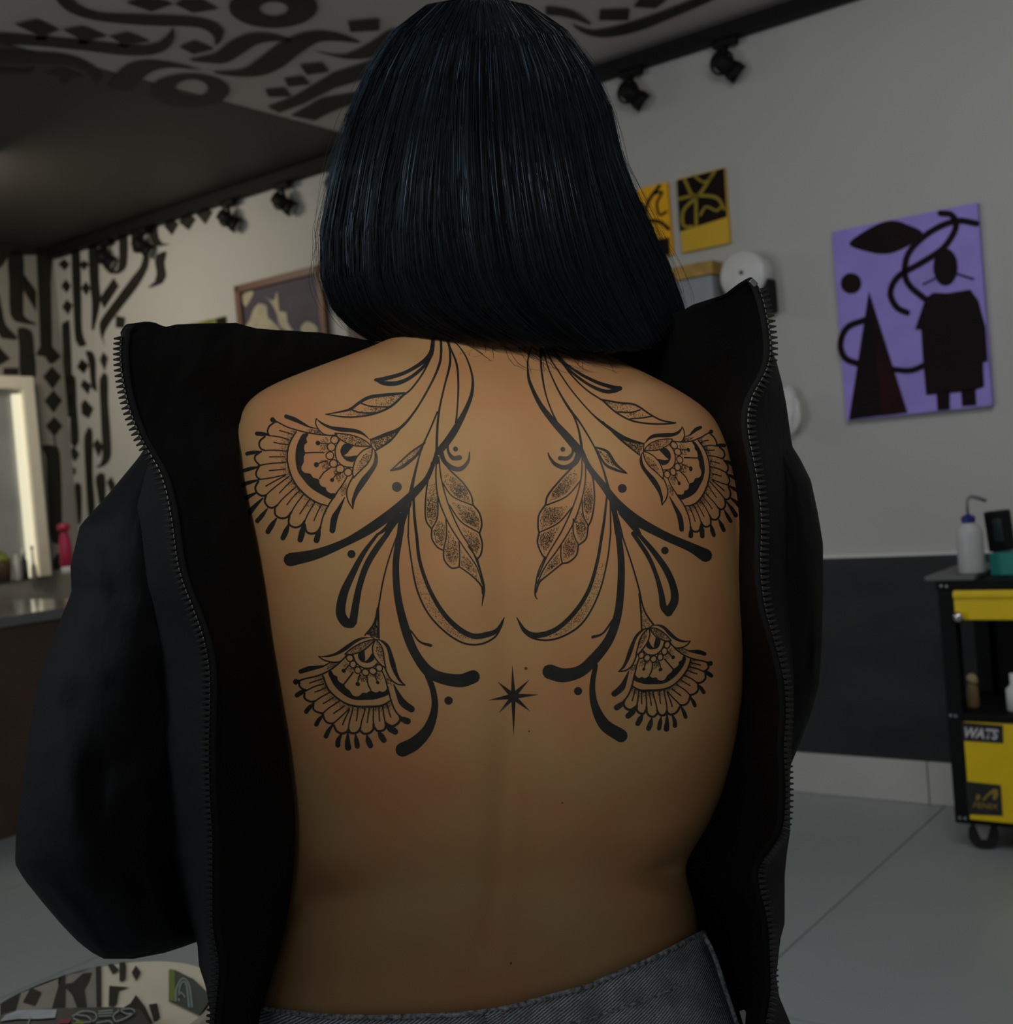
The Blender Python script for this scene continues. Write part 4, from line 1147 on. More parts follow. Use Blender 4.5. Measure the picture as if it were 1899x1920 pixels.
# -- right half
group('tattoo_wing_leaf', [rb(CC, [(395,110),(440,180),(500,240),(600,310),(720,370),(830,405),(882,412)], [12,12,14,18,22,26,28]), rb(CC, [(400,130),(445,200),(530,290),(650,380),(760,430),(830,432),(878,416)], [10,12,16,18,24,26,26])])
group('tattoo_small_leaf', [rb(CC, [(395,130),(530,310),(640,420),(760,500)], 9), rb(CC, [(740,490),(880,515),(990,530),(1100,600),(1180,640),(1275,657)], [10,12,12,10,10,8]), rb(CC, [(760,500),(850,580),(960,640),(1080,662),(1190,665),(1275,657)], 10), rb(CC, [(1025,565),(960,582),(860,580)], 8), rb(CC, [(1110,610),(1040,622),(950,630)], 8)])
STIP.add(dots(CC([(760,500),(880,520),(990,535),(1020,562),(950,578),(850,572)]), 150, focus=CC([(820,530)])[0], sig=28)).add(dots(CC([(900,590),(1010,580),(1100,612),(1030,620),(960,625)]), 80, focus=CC([(930,605)])[0], sig=22))
group('tattoo_flower_stem', [rb(CC, [(350,110),(380,190),(430,270),(540,430),(680,590),(800,690),(920,770),(1052,806)], [9,9,9,9,10,20,26,8]), rb(CC, [(760,650),(880,770),(1020,886)], [10,14,9])])
STIP.add(dots(CC([(820,700),(920,775),(1050,810),(1020,880),(890,775)]), 420, rmax=0.95))
group('tattoo_stem', [rb(CC, [(325,110),(345,180),(380,290),(450,440),(530,570),(600,660),(700,830),(760,980),(800,1120),(825,1190)], [12,11,9,12,16,12,10,12,18,30]), rb(CC, [(535,570),(580,680),(605,800),(610,880)], [12,13,16,20])])
group('tattoo_bud_leaf', [rb(CC, [(705,830),(790,862),(850,950),(930,1015)], [10,18,20,6]), rb(CC, [(712,845),(775,950),(850,990),(930,1017)], [10,16,18,6])])
STIP.add(dots(CC([(720,850),(790,880),(860,970),(800,950)]), 160))
group('tattoo_stem', [rb(CC, [(318,100),(318,200),(325,300),(350,440),(390,560),(432,650)], [14,14,13,10,10,12]), rb(CC, [(255,100),(228,200),(225,270),(240,370),(310,520),(400,640),(500,750),(590,855)], [10,10,12,20,30,40,50,56])])
group('tattoo_hook', [rb(CC, [(595,860),(560,940),(490,974),(420,950),(380,900),(370,870)], [44,36,30,24,14,6]), rb(CC, [(535,810),(546,865),(510,908),(455,908)], [12,16,26,28])])
group('tattoo_dot', [disc(*CC([(475, 845)])[0], 4.5)])
group('tattoo_trunk', [rb(CC, [(608,850),(660,970),(760,1100),(860,1230),(1000,1350),(1200,1460),(1380,1540),(1490,1600)], [26,36,44,58,64,55,60,84])])
group('tattoo_big_leaf', [rb(CC, p, w) for p, w in (
 ([(540,975),(450,1070),(370,1170),(350,1242)], 11), ([(350,1242),(305,1310),(298,1390),(305,1436)], 10), ([(305,1436),(295,1510),(325,1590),(350,1620)], 10), ([(348,1610),(300,1720),(280,1830),(280,1890),(295,1912)], [9,9,11,10,4]),
 ([(655,950),(690,1060),(700,1200),(682,1330),(655,1392)], 10), ([(655,1392),(640,1480),(585,1528)], 10), ([(585,1528),(570,1600),(515,1648),(470,1657)], 10), ([(470,1657),(380,1730),(310,1790),(285,1860)], [10,10,12,10]),
 ([(612,890),(605,1050),(560,1220),(470,1420),(370,1590),(300,1750)], 8), ([(632,890),(636,1050),(610,1200),(550,1370),(450,1540),(350,1680),(292,1800)], 8),
 ([(600,1070),(500,1180),(360,1242)], 8), ([(540,1260),(440,1370),(308,1436)], 8), ([(612,1200),(620,1310),(655,1390)], 8), ([(550,1340),(550,1440),(585,1526)], 8), ([(462,1520),(460,1600),(470,1655)], 8))])
for poly, fc, n in (([(560,990),(590,1050),(500,1160),(375,1220),(400,1150),(470,1070)], (460,1140), 420), ([(350,1260),(520,1250),(440,1360),(320,1415),(312,1340)], (385,1310), 420), ([(310,1450),(450,1390),(400,1500),(345,1590),(308,1520)], (365,1490), 330), ([(640,1080),(680,1080),(690,1200),(670,1330),(650,1370),(620,1230)], (655,1220), 340), ([(560,1350),(600,1260),(645,1400),(625,1480),(585,1510)], (602,1400), 260), ([(475,1530),(540,1420),(575,1530),(555,1600),(480,1640)], (512,1550), 300), ([(440,1580),(455,1650),(340,1740),(310,1780),(360,1690)], (400,1670), 140)):
    STIP.add(dots(CC(poly), int(n * 1.3), focus=CC([fc])[0], sig=17))
    STIP.add(dots(CC(poly), n // 2))
for q, r in (((898, 1123), 8.2), ((1200, 1565), 7.0)):
    group('tattoo_dot', [disc(*CC([q])[0], r)])
group('tattoo_open_drop', [rb(CC, [(900,1290),(985,1400),(1018,1450)], [56,44,30]), rb(CD, [(1010,0),(1120,130),(1210,260),(1260,380),(1268,480),(1225,560)], [24,34,42,46,52,56]), rb(CD, [(975,0),(1080,160),(1140,300),(1175,430),(1190,520),(1225,565)], [28,28,28,36,44,48])])
group('tattoo_flower_stem', [rb(CC, [(845,1270),(880,1380),(900,1463)], [14,11,10]), rb(CD, [(897,15),(960,200),(1010,370),(1030,460)], [10,10,11,12]), rb(CD, [(1018,430),(1030,560),(1036,692)], 10), rb(CD, [(1022,440),(1060,560),(1122,652)], 10)])
STIP.add(dots(CD([(1030,470),(1060,560),(1115,650),(1085,680),(1040,690),(1032,580)]), 130))
group('tattoo_thick_stem', [rb(CC, [(828,1220),(850,1330),(866,1445)], [34,36,38]), rb(CD, [(870,0),(890,200),(885,420),(860,600),(800,760),(700,890),(600,980),(480,1010),(382,985)], [38,44,48,52,60,70,76,90,96]), rb(CD, [(835,610),(760,710),(688,738)], [14,12,20]), rb(CD, [(708,940),(685,1080),(700,1220),(770,1360),(888,1440)], [30,36,50,75,86])])
group('tattoo_crescent', [rb(CC, [(788,1180),(772,1330),(755,1445)], [12,16,18]), rb(CD, [(755,0),(720,200),(660,400),(560,560),(430,680),(300,725),(210,698),(148,600)], [18,20,24,28,30,36,30,6]), rb(CC, [(812,1200),(815,1330),(815,1445)], [10,10,10]), rb(CD, [(815,0),(790,200),(730,430),(620,630),(480,730),(340,760),(220,720),(148,600)], [10,10,10,12,12,12,12,5])])
STIP.add(dots(CD([(730,200),(785,200),(725,430),(610,620),(470,725),(330,745),(430,690),(560,575),(665,400)]), 480, focus=CD([(540,640)])[0], sig=95))
group('tattoo_dot', [disc(*CD([(583, 1122)])[0], 7.6)])
st = [(115,935),(240,1038),(305,1148),(245,1268),(125,1442),(18,1278),(-53,1187),(10,1055)]
sc_, pts = (122, 1160), []
for i, p in enumerate(st):
    q = st[(i + 1) % 8]
    a = math.atan2((p[1] - sc_[1]) / np.hypot(p[0] - sc_[0], p[1] - sc_[1]) + (q[1] - sc_[1]) / np.hypot(q[0] - sc_[0], q[1] - sc_[1]), (p[0] - sc_[0]) / np.hypot(p[0] - sc_[0], p[1] - sc_[1]) + (q[0] - sc_[0]) / np.hypot(q[0] - sc_[0], q[1] - sc_[1]))
    pts += [p, (sc_[0] + 38 * math.cos(a), sc_[1] + 42 * math.sin(a))]
group('tattoo_star', [fillpoly(CD(pts), 6)])
# -- flowers: one drawing bent to four places
FA, FB, FC_, FD = crop(440, 760, 6.782), crop(540, 1170, 7.304), crop(1180, 780, 8.0), crop(1130, 1150, 7.9125)
KA = [(1740,520),(1040,165),(1505,1310),(1270,440),(1212,640),(1442,850),(780,340),(680,550),(690,800),(820,1060),(1190,1280),(650,140),(1240,1600),(485,185),(420,320),(315,500),(262,670),(275,870),(280,1090),(440,1295),(590,1435),(760,1550),(980,1630),(1040,1720),(1060,480),(1040,755),(1240,950),(1720,440),(1400,640)]
KB = [(1190,210),(420,440),(1600,830),(850,465),(955,630),(1250,600),(480,710),(560,900),(800,1090),(1100,1130),(1410,1040),(170,650),(1700,1170),(110,790),(190,880),(260,1040),(370,1180),(520,1330),(720,1490),(930,1490),(1120,1490),(1310,1450),(1490,1370),(1640,1330),(765,640),(955,820),(1230,800),(1140,180),(1060,500)]
KC = [(210,520),(785,160),(480,1330),(665,440),(750,655),(565,875),(1030,370),(1150,560),(1200,850),(1100,1180),(820,1350),(1065,170),(780,1710),(1220,235),(1300,390),(1420,570),(1470,770),(1495,960),(1500,1200),(1400,1390),(1290,1555),(1160,1660),(990,1735),(915,1800),(880,510),(915,790),(740,1010),(220,420),(575,650)]
KD = [(690,215),(1295,405),(235,855),(950,465),(850,650),(570,620),(1300,690),(1220,880),(1000,1090),(700,1140),(430,1070),(1510,600),(160,1200),(1590,740),(1545,830),(1490,1000),(1390,1160),(1250,1330),(1040,1490),(860,1510),(690,1520),(530,1470),(350,1410),(200,1400),(1040,650),(855,830),(605,825),(745,175),(750,500)]
def tps(src, dst, lam=0.3):
    S, D = np.array(src, float), np.array(dst, float)
    n = len(S)
    def U(r2): return np.where(r2 > 0, r2 * np.log(r2 + 1e-12), 0)
    s0 = 300.0
    Sn = S / s0
    K = U(((Sn[:, None] - Sn[None]) ** 2).sum(-1)) + lam * 0.05 * np.eye(n)
    P = np.c_[np.ones(n), Sn]
    L = np.zeros((n + 3, n + 3)); L[:n, :n] = K; L[:n, n:] = P; L[n:, :n] = P.T
    W = np.linalg.solve(L, np.r_[D, np.zeros((3, 2))])
    def f(pts):
        Q = np.array(pts, float) / s0
        k = U(((Q[:, None] - Sn[None]) ** 2).sum(-1))
        return [tuple(v) for v in (k @ W[:n] + np.c_[np.ones(len(Q)), Q] @ W[n:])]
    return f
FILL = [
 [(1040,165),(1110,215),(1230,265),(1400,285),(1560,310),(1650,360),(1725,445),(1690,420),(1620,375),(1500,345),(1350,335),(1220,302),(1120,252),(1060,200)],
 [(1775,555),(1810,620),(1820,700),(1800,780),(1740,880),(1660,1000),(1580,1110),(1530,1210),(1505,1312),(1488,1220),(1508,1140),(1545,1040),(1620,920),(1700,830),(1760,740),(1778,650)],
 [(870,362),(820,440),(790,520),(775,620),(780,740),(810,850),(880,950),(960,1040),(1080,1120),(1240,1196),(1292,1122),(1220,1118),(1170,1082),(1160,1045),(1110,1030),(1080,990),(1070,940),(1000,920),(965,870),(900,860),(860,830),(850,780),(880,720),(880,650),(900,610),(885,560),(890,500),(925,470),(910,420),(942,364)],
 [(1400,488),(1440,488),(1512,512),(1470,560),(1430,610),(1390,640),(1450,652),(1562,640),(1530,700),(1500,722),(1420,702),(1370,650),(1345,590),(1360,530)]]
DROPS = [([(1060,300),(950,275),(860,230),(760,180),(655,142)], [8,16,34,50,44]), ([(530,212),(485,185)], [20,58]), ([(430,372),(350,365),(285,360)], [22,48,46]), ([(330,588),(230,600),(160,615)], [16,42,44]), ([(300,785),(200,805),(125,828)], [20,42,42]), ([(300,950),(170,985),(90,1018)], [18,42,46]), ([(280,1110),(170,1165),(105,1225)], [18,46,52]), ([(360,1180),(260,1280),(178,1375)], [16,48,64]), ([(420,1310),(350,1400),(290,1470)], [12,48,50]), ([(535,1435),(470,1530),(425,1605)], [14,58,56]), ([(690,1510),(650,1610),(615,1685)], [20,62,56]), ([(885,1490),(860,1610),(835,1708)], [20,70,62]), ([(1088,1560),(1060,1650),(1042,1715)], [12,60,66]), ([(1400,1170),(1330,1310),(1270,1430),(1243,1588)], [10,40,74,66])]
LINES = [([(530,205),(680,280),(830,325),(960,355),(1130,378),(1270,385)], 12), ([(1040,170),(1030,230),(1070,310),(1140,370),(1230,385),(1275,378)], 11), ([(1275,355),(1400,365),(1540,395),(1660,450),(1740,522)], 10), ([(1280,362),(1340,430),(1450,490),(1560,520),(1740,522)], 10),
 ([(1740,528),(1640,570),(1560,650),(1520,740),(1500,850),(1510,922)], 11), ([(1750,540),(1740,640),(1690,740),(1600,830),(1510,922)], 11), ([(1510,900),(1450,1010),(1425,1110),(1445,1220),(1502,1312)], 12),
 ([(1345,430),(1290,520),(1280,620),(1310,710),(1390,775),(1500,792)], 11), ([(895,606),(1020,600),(1140,602)], 12), ([(1080,932),(1130,860),(1222,790)], 11), ([(1290,1120),(1390,980),(1432,900)], 11), ([(1060,480),(1190,490)], 9), ([(1040,755),(1110,720),(1182,705)], 9), ([(1240,950),(1290,880),(1342,850)], 9),
 ([(1085,1570),(1130,1400),(1200,1260),(1240,1200),(1300,1110)], 13), ([(785,335),(720,440),(680,550),(670,680),(690,800),(740,940),(820,1060),(940,1170),(1060,1240),(1195,1282)], [12,14,14,14,16,18,18,16,14,12]), ([(1725,430),(1745,525),(1785,575)], 10),
 ([(510,215),(440,270),(420,340),(440,383)], 15), ([(420,385),(560,400),(690,437)], 11), ([(385,400),(325,450),(315,510),(345,560),(390,575)], 16), ([(380,576),(500,570),(660,582)], 11), ([(340,588),(265,640),(265,700),(322,762)], 16), ([(300,768),(450,740),(650,726)], 11), ([(315,775),(275,850),(285,910),(332,940)], 15), ([(300,945),(470,920),(655,880)], 11),
 ([(305,965),(265,1040),(285,1110),(350,1150),(402,1140)], 18), ([(395,1145),(500,1050),(690,905)], 11), ([(400,1145),(385,1220),(430,1290),(490,1300),(545,1268)], 18), ([(540,1272),(620,1180),(770,1045)], 11), ([(512,1305),(520,1390),(590,1435),(670,1420),(722,1358)], 18), ([(720,1362),(780,1260),(875,1135)], 11), ([(700,1395),(690,1500),(760,1550),(840,1530),(892,1468)], 18), ([(890,1472),(950,1350),(1025,1225)], 11), ([(890,1510),(920,1610),(1000,1630),(1060,1600),(1092,1548)], 20),
 ([(570,320),(660,345),(745,370)], 10), ([(500,470),(590,490),(695,500)], 10), ([(445,655),(640,655)], 10), ([(445,830),(645,810)], 11), ([(400,1025),(500,970),(640,895)], 11), ([(570,1115),(640,1040),(725,955)], 10), ([(665,1265),(740,1170),(825,1085)], 10), ([(830,1380),(890,1290),(955,1195)], 10), ([(1010,1465),(1050,1370),(1105,1265)], 10)]
BEADS = [(1270,440,50),(1230,530,52),(1212,640,50),(1258,740,50),(1342,808,52),(1442,850,50)]
SDOT = [(1060,480,30),(1040,755,32),(1240,950,26)]
ident = lambda p: [tuple(q) for q in p]
for key, crp, dk, wk in ((None, FA, 1.12, 1.38), (KB, FB, 1.5, 1.75), (KC, FC_, 1.15, 1.35), (KD, FD, 1.45, 1.7)):
    wp = ident if key is None else tps(KA, key)
    tr = lambda p: crp(wp(p))
    q0, q1 = np.array(tr([(300, 300), (1700, 1600), (1700, 300), (300, 1600)])).reshape(2, 2, 2)
    scl = 0.5 * (np.linalg.norm(q0[0] - q0[1]) + np.linalg.norm(q1[0] - q1[1])) / np.hypot(1400, 1300)
    lw = max(scl, 0.135) * wk
    f = Flat()
    for p in FILL:
        f.add(fillpoly(tr(catmull(p, 25, True)), 5))
    for p, w in LINES:
        c = catmull([(a, b, 0) for a, b in p], 25)
        f.add(ribbon(tr([q[:2] for q in c]), [x * lw for x in (w if hasattr(w, '__len__') else [w])], 2.0))
    for p, w in DROPS:
        c = catmull([(a, b, 0) for a, b in p], 25)
        f.add(ribbon(tr([q[:2] for q in c]), [x * scl * dk for x in w], 2.0))
    for (x, y, r) in BEADS:
        c = [(x + r * math.cos(t), y + r * math.sin(t)) for t in np.linspace(0, 2 * math.pi, 17)]
        f.add(ribbon(tr(c), 10 * lw, 2.0, False))
    for (x, y, r) in SDOT:
        c = tr([(x + r * math.cos(t), y + r * math.sin(t)) for t in np.linspace(0, 2 * math.pi, 13)[:-1]])
        f.add((c, [tuple(range(12))]))
    tattoo(f, 'tattoo_flower')
    # dotwork: sepals, petal roots, fringe roots
    for poly, n, fc, sg in (([(1290,365),(1400,370),(1540,400),(1660,455),(1735,520),(1560,515),(1450,485),(1340,425)], 420, (1560,470), 200), ([(1745,540),(1735,640),(1685,740),(1600,820),(1530,900),(1560,760),(1620,650)], 260, (1660,700), 150),
                        ([(1100,400),(1190,400),(1190,590),(1080,590)], 150, (1185,500), 90), ([(1090,700),(1190,690),(1210,790),(1120,860)], 170, (1190,740), 80), ([(1240,800),(1330,850),(1400,900),(1330,1010)], 170, (1330,860), 90),
                        ([(850,290),(1060,310),(1120,370),(960,345)], 150, (1060,330), 130), ([(1340,1040),(1430,980),(1410,1130),(1340,1180)], 120, (1400,1050), 90)):
        STIP.add(dots(tr(poly), int(n * min(1, (scl * 6.782) ** 1.2)), focus=tr([fc])[0], sig=sg * scl, rmin=.4, rmax=.75))
    arc = catmull([(a, b, 0) for a, b in [(785,335),(720,440),(680,550),(670,680),(690,800),(740,940),(820,1060),(940,1170),(1060,1240),(1195,1282)]], 6)
    V, Fc = [], []
    for k in range(900):
        i = random.randrange(1, len(arc) - 1)
        t = arc[i + 1][:2] - arc[i - 1][:2]
        nn = np.array([-t[1], t[0]]) / (np.linalg.norm(t) + 1e-9)
        if nn[0] > 0 and nn[1] < 0: nn = -nn
        if np.dot(nn, arc[i][:2] - np.array([1250, 650])) < 0: nn = -nn
        q = arc[i][:2] + nn * (10 + abs(random.gauss(0, 55)))
        q = tr([q])[0]
        r = random.uniform(.4, .75)
        b = len(V)
        V += [(q[0] + r * math.cos(a), q[1] + r * math.sin(a)) for a in (0.3, 1.87, 3.44, 5.01)]
        Fc.append((b, b + 1, b + 2, b + 3))
    STIP.add((V, Fc))
tattoo(STIP, 'tattoo_stippling', kind='stuff', off=0.0003)
moles = [(986, 1253, 3.0, MT['inkgrey']), (992, 1371, 1.6, MT['inkgrey']), (1054, 1505, 1.6, MT['inkgrey']), (958, 1806, 2.2, MT['inkgrey'])]
for x, y, r, m_ in moles:
    tattoo(Flat().add(disc(x, y, r, None, 10)), 'mole', mat('mole_skin', (0.12, 0.045, 0.022), 0.5, var=0.2) if 'mole_skin' not in bpy.data.materials else bpy.data.materials['mole_skin'])

# ------------------------------------------------------------------ hair
def hair_mat(name, rough, spec, tint):
    m = mat(name, (0.0034, 0.0042, 0.0055), rough, spec, var=0.3, scale=30)
    m.node_tree.nodes['Principled BSDF'].inputs['Specular Tint'].default_value = (*tint, 1)
    return m
hair_dull = hair_mat('black_hair_dull', 0.60, 0.20, (0.55, 0.78, 1.0))
hair_mid = hair_mat('black_hair_mid', 0.46, 0.30, (0.45, 0.70, 1.0))
hair_shine = hair_mat('black_hair_shine', 0.40, 0.42, (0.40, 0.66, 1.0))
GUI = [
 [(900,-10),(800,8),(735,58),(688,130),(652,215),(622,320),(600,430),(600,520),(622,580),(655,615),(700,645)],
 [(900,-10),(845,2),(800,60),(765,140),(738,230),(716,330),(703,430),(706,515),(728,575),(775,615),(840,642)],
 [(900,-10),(885,0),(868,62),(853,145),(845,235),(842,335),(845,430),(858,515),(885,575),(935,618),(1000,652)],
 [(902,-10),(925,0),(945,62),(960,145),(970,235),(980,335),(992,430),(1010,515),(1042,575),(1085,620),(1140,660)],
 [(905,-10),(960,2),(1012,62),(1048,142),(1070,232),(1090,330),(1112,420),(1138,505),(1162,560),(1188,608),(1222,655)],
 [(905,-10),(995,10),(1062,55),(1112,125),(1145,200),(1165,290),(1192,360),(1222,425),(1252,490),(1275,550),(1288,590)]]
GARR = np.array(GUI, float)
GS = np.array([-1, -.6, -.2, .2, .6, 1.0])
DC = [(0,1.115),(.1,1.065),(.2,1.015),(.3,.988),(.4,.974),(.5,.970),(.6,.974),(.7,.984),(.8,.996),(.9,1.005),(1,1.012)]
gl = np.linspace(0, 1, 11)
def guide(s, t):
    ss = min(max(s, -1), 1)
    pxs = [np.interp(t, gl, GARR[k, :, 0]) for k in range(6)]
    pys = [np.interp(t, gl, GARR[k, :, 1]) for k in range(6)]
    x, y = np.interp(ss, GS, pxs), np.interp(ss, GS, pys)
    d = lerp_table(DC, t) + 0.115 * abs(ss) ** 2.3 * sstep(0, .22, t)
    e = abs(s) - 1
    if e > 0:
        x -= math.copysign(e * 150, s) * (0.6 + 0.4 * t) * sstep(0, .3, t)
        d += 0.06 * math.sqrt(e) + e * 0.10
    return x, y, d
def lock(s, t):
    k = 0.25 + 0.75 * sstep(0.05, 0.5, t)
    return k * (0.0045 * noise.noise(Vector((s * 7, t * 1.6, 3.1))) + 0.0022 * noise.noise(Vector((s * 20, t * 2.2, 7.7))))
NSg, NTg = 120, 60
V, Fc = [], []
for j in range(NTg + 1):
    for i in range(NSg + 1):
        s, t = -1.75 + 3.5 * i / NSg, j / NTg
        x, y, d = guide(s, t * 0.985)
        V.append(pix(x, y, d + 0.006 + lock(s, t)))
for j in range(NTg):
    for i in range(NSg):
        a = j * (NSg + 1) + i
        Fc.append((a, a + 1, a + NSg + 2, a + NSg + 1))
hair = empty('hair', (0, 0, 0))
hair.location = pix(930, 0, 1.08)
attach(hair, person)
hb = mesh('hair_mass', V, Fc, hair_dull, None, True)
md = hb.modifiers.new('thick', 'SOLIDIFY'); md.thickness = 0.012; md.offset = 1
attach(hb, hair)
V, Fc = [], []
def strand(pts, w, lat):
    b = len(V)
    n = len(pts)
    for i, p in enumerate(pts):
        k = 1.0 - 0.75 * (i / (n - 1)) ** 3
        V.extend((p - lat[i] * (w * k), p + lat[i] * (w * k)))
        if i:
            Fc.append((b + 2 * i - 2, b + 2 * i - 1, b + 2 * i + 1, b + 2 * i))
NST = 11000
MI = []
for q in range(NST):
    s = random.uniform(-1.5, 1.5)
    t0, t1 = (random.uniform(0, .25) if random.random() < .7 else random.uniform(.2, .6)), random.uniform(.90, 1.012)
    lift = random.random() ** 2 * 0.0055
    wig, ph, tw = random.gauss(0, .026), random.uniform(0, 6.28), random.uniform(-1.1, 1.1)
    pts, lat = [], []
    n = 15
    for i in range(n):
        t = t0 + (t1 - t0) * i / (n - 1)
        ss = s + wig * math.sin(3.0 * t + ph) + 0.03 * noise.noise(Vector((s * 7, t * 2, 1.0)))
        x, y, d = guide(ss, t)
        p = pix(x, y, d + lock(ss, t) - lift + 0.003)
        x2, y2, d2 = guide(ss + .03, t)
        l = (pix(x2, y2, d2 + lock(ss + .03, t)) - pix(x, y, d + lock(ss, t)))
        l = l.normalized() if l.length > 1e-9 else RT
        nrm = l.cross(UP)
        lat.append((l * math.cos(tw) + nrm * math.sin(tw)).normalized())
        pts.append(p)
    strand(pts, random.uniform(.00022, .0005), lat)
    MI += [random.choices((0, 1, 2), (.55, .32, .13))[0]] * (n - 1)
st_o = mesh('hair_strands', V, Fc, hair_dull, None, True)
st_o.data.materials.append(hair_mid)
st_o.data.materials.append(hair_shine)
st_o.data.polygons.foreach_set('material_index', MI)
st_o['kind'] = 'stuff'
attach(st_o, hair)
# loose hairs at the outline and on the nape
V, Fc = [], []
for q in range(150):
    s = random.choice((-1, 1)) * random.uniform(.93, 1.06)
    t0 = random.uniform(.15, .8)
    out = random.uniform(2, 30) * random.random()
    L = random.uniform(.12, .4)
    pts = []
    for i in range(12):
        f_ = i / 11
        x, y, d = guide(s, min(t0 + L * f_, 1.0))
        pts.append(pix(x + math.copysign(out * math.sin(math.pi * f_ * .8), s), y + max(0, t0 + L * f_ - 1) * 120, d - .004))
    strand(pts, .00016, [RT] * 12)
for q in range(80):
    x0, y0 = random.uniform(940, 1120), random.uniform(638, 650)
    dx, dy = random.uniform(20, 130), random.uniform(15, 60)
    if q < 14: dx, dy, x0 = random.uniform(-40, 60), random.uniform(8, 32), random.uniform(865, 960)
    pts = []
    for i in range(12):
        f_ = i / 11
        px_, py_ = x0 + dx * f_ + 6 * math.sin(f_ * 5 + q), y0 + dy * math.sin(f_ * math.pi * random.uniform(.5, .56))
        p = on_skin(px_, py_, .0012)
        if p is not None: pts.append(p)
    if len(pts) > 4: strand(pts, .00017, [(RT + UP).normalized()] * len(pts))
lo_o = mesh('loose_hairs', V, Fc, hair_mid, None, True)
lo_o['kind'] = 'stuff'
attach(lo_o, hair)

# ------------------------------------------------------------------ jeans
jeanm = bpy.data.materials.new('washed_black_denim')
jeanm.use_nodes = True
nt = jeanm.node_tree
_b = nt.nodes['Principled BSDF']
_b.inputs['Roughness'].default_value = 0.85
_b.inputs['Specular IOR Level'].default_value = 0.2
tc = nt.nodes.new('ShaderNodeTexCoord')
mp = nt.nodes.new('ShaderNodeMapping'); mp.inputs['Rotation'].default_value = (0, math.radians(28), 0)
wv = nt.nodes.new('ShaderNodeTexWave'); wv.wave_type = 'BANDS'; wv.bands_direction = 'Z'
wv.inputs['Scale'].default_value = 150; wv.inputs['Distortion'].default_value = 2.2; wv.inputs['Detail'].default_value = 3; wv.inputs['Detail Scale'].default_value = 4
nz = nt.nodes.new('ShaderNodeTexNoise'); nz.inputs['Scale'].default_value = 45; nz.inputs['Detail'].default_value = 5
mx = nt.nodes.new('ShaderNodeMath'); mx.operation = 'MULTIPLY'
cr_ = nt.nodes.new('ShaderNodeValToRGB')
cr_.color_ramp.elements[0].color = (0.10, 0.115, 0.135, 1); cr_.color_ramp.elements[1].color = (0.60, 0.645, 0.71, 1)
cr_.color_ramp.elements[0].position = 0.12; cr_.color_ramp.elements[1].position = 0.62
nt.links.new(tc.outputs['Object'], mp.inputs[0]); nt.links.new(mp.outputs[0], wv.inputs['Vector']); nt.links.new(tc.outputs['Object'], nz.inputs['Vector'])
nt.links.new(wv.outputs[1], mx.inputs[0]); nt.links.new(nz.outputs[0], mx.inputs[1]); nt.links.new(mx.outputs[0], cr_.inputs[0]); nt.links.new(cr_.outputs[0], _b.inputs['Base Color'])
bpn = nt.nodes.new('ShaderNodeBump'); bpn.inputs['Strength'].default_value = .5; bpn.inputs['Distance'].default_value = .0008
nt.links.new(wv.outputs[1], bpn.inputs['Height']); nt.links.new(bpn.outputs[0], _b.inputs['Normal'])
seamm = mat('denim_seam', (0.42, 0.45, 0.49), 0.85, 0.2, col2=(0.08, 0.09, 0.10), scale=260)
JT = [(420,1880),(470,1888),(485,1889),(520,1896),(600,1905),(700,1908),(850,1903),(940,1893),(1020,1872),(1100,1850),(1220,1799),(1290,1763),(1320,1747),(1340,1746)]
JL = [(1740,480),(1890,470),(1930,460),(2000,438),(2160,424)]
JR = [(1740,1320),(1800,1344),(1870,1372),(1930,1398),(2000,1414),(2160,1420)]
jeans = empty('jeans', pix(900, 1900, 1.1))
attach(jeans, person)
NA, NR = 120, 22
def jean_pt(a, r, off=0.0):
    c, s_ = sup(math.cos(a), .8), sup(math.sin(a), .8)
    y = 1890.0
    for _ in range(12):
        cx, hw = (lerp_table(JL, y) + lerp_table(JR, y)) / 2, (lerp_table(JR, y) - lerp_table(JL, y)) / 2
        x = cx + hw * c
        yt = lerp_table(JT, x) if s_ >= 0 else 1889 + (1747 - 1889) * (c + 1) / 2
        y = yt + r * (2160 - yt)
    d0, d1 = smooth_table(DB, y) - 0.007 - off, smooth_table(DB, y) + smooth_table(TH, y) + 0.010
    dm, hd = (d0 + d1) / 2, (d1 - d0) / 2
    return pix(x, y, dm - hd * s_ + 0.0015 * noise.noise(Vector((x * .02, y * .02, 0)))), x, y
V, Fc = [], []
for j in range(NR + 1):
    for i in range(NA):
        V.append(jean_pt(2 * math.pi * i / NA, j / NR)[0])
for j in range(NR):
    for i in range(NA):
        a, b = j * NA + i, j * NA + (i + 1) % NA
        Fc.append((a, b, b + NA, a + NA))
jo = mesh('seat_panel', V, Fc, jeanm, None, True)
md = jo.modifiers.new('thick', 'SOLIDIFY'); md.thickness = .003; md.offset = 1
attach(jo, jeans)
bm = bmesh.new()
add_tube(bm, [jean_pt(2 * math.pi * i / 160, 0.0, .003)[0] for i in range(161)], .0022, 8)
attach(bm_obj('waistband_edge', bm, seamm, None, True), jeans)
bm = bmesh.new()
add_tube(bm, [jean_pt(math.pi * i / 80, 0.20, .0035)[0] for i in range(81)], .0010, 6)
attach(bm_obj('waistband_seam', bm, seamm, None, True), jeans)
bm = bmesh.new()
add_tube(bm, [pix(x, y, d) for x, y, d in ((1318,1752,1.07),(1330,1772,1.055),(1342,1800,1.05),(1358,1850,1.045),(1380,1915,1.04),(1400,1980,1.04))], .0022, 8)
attach(bm_obj('side_seam', bm, seamm, None, True), jeans)
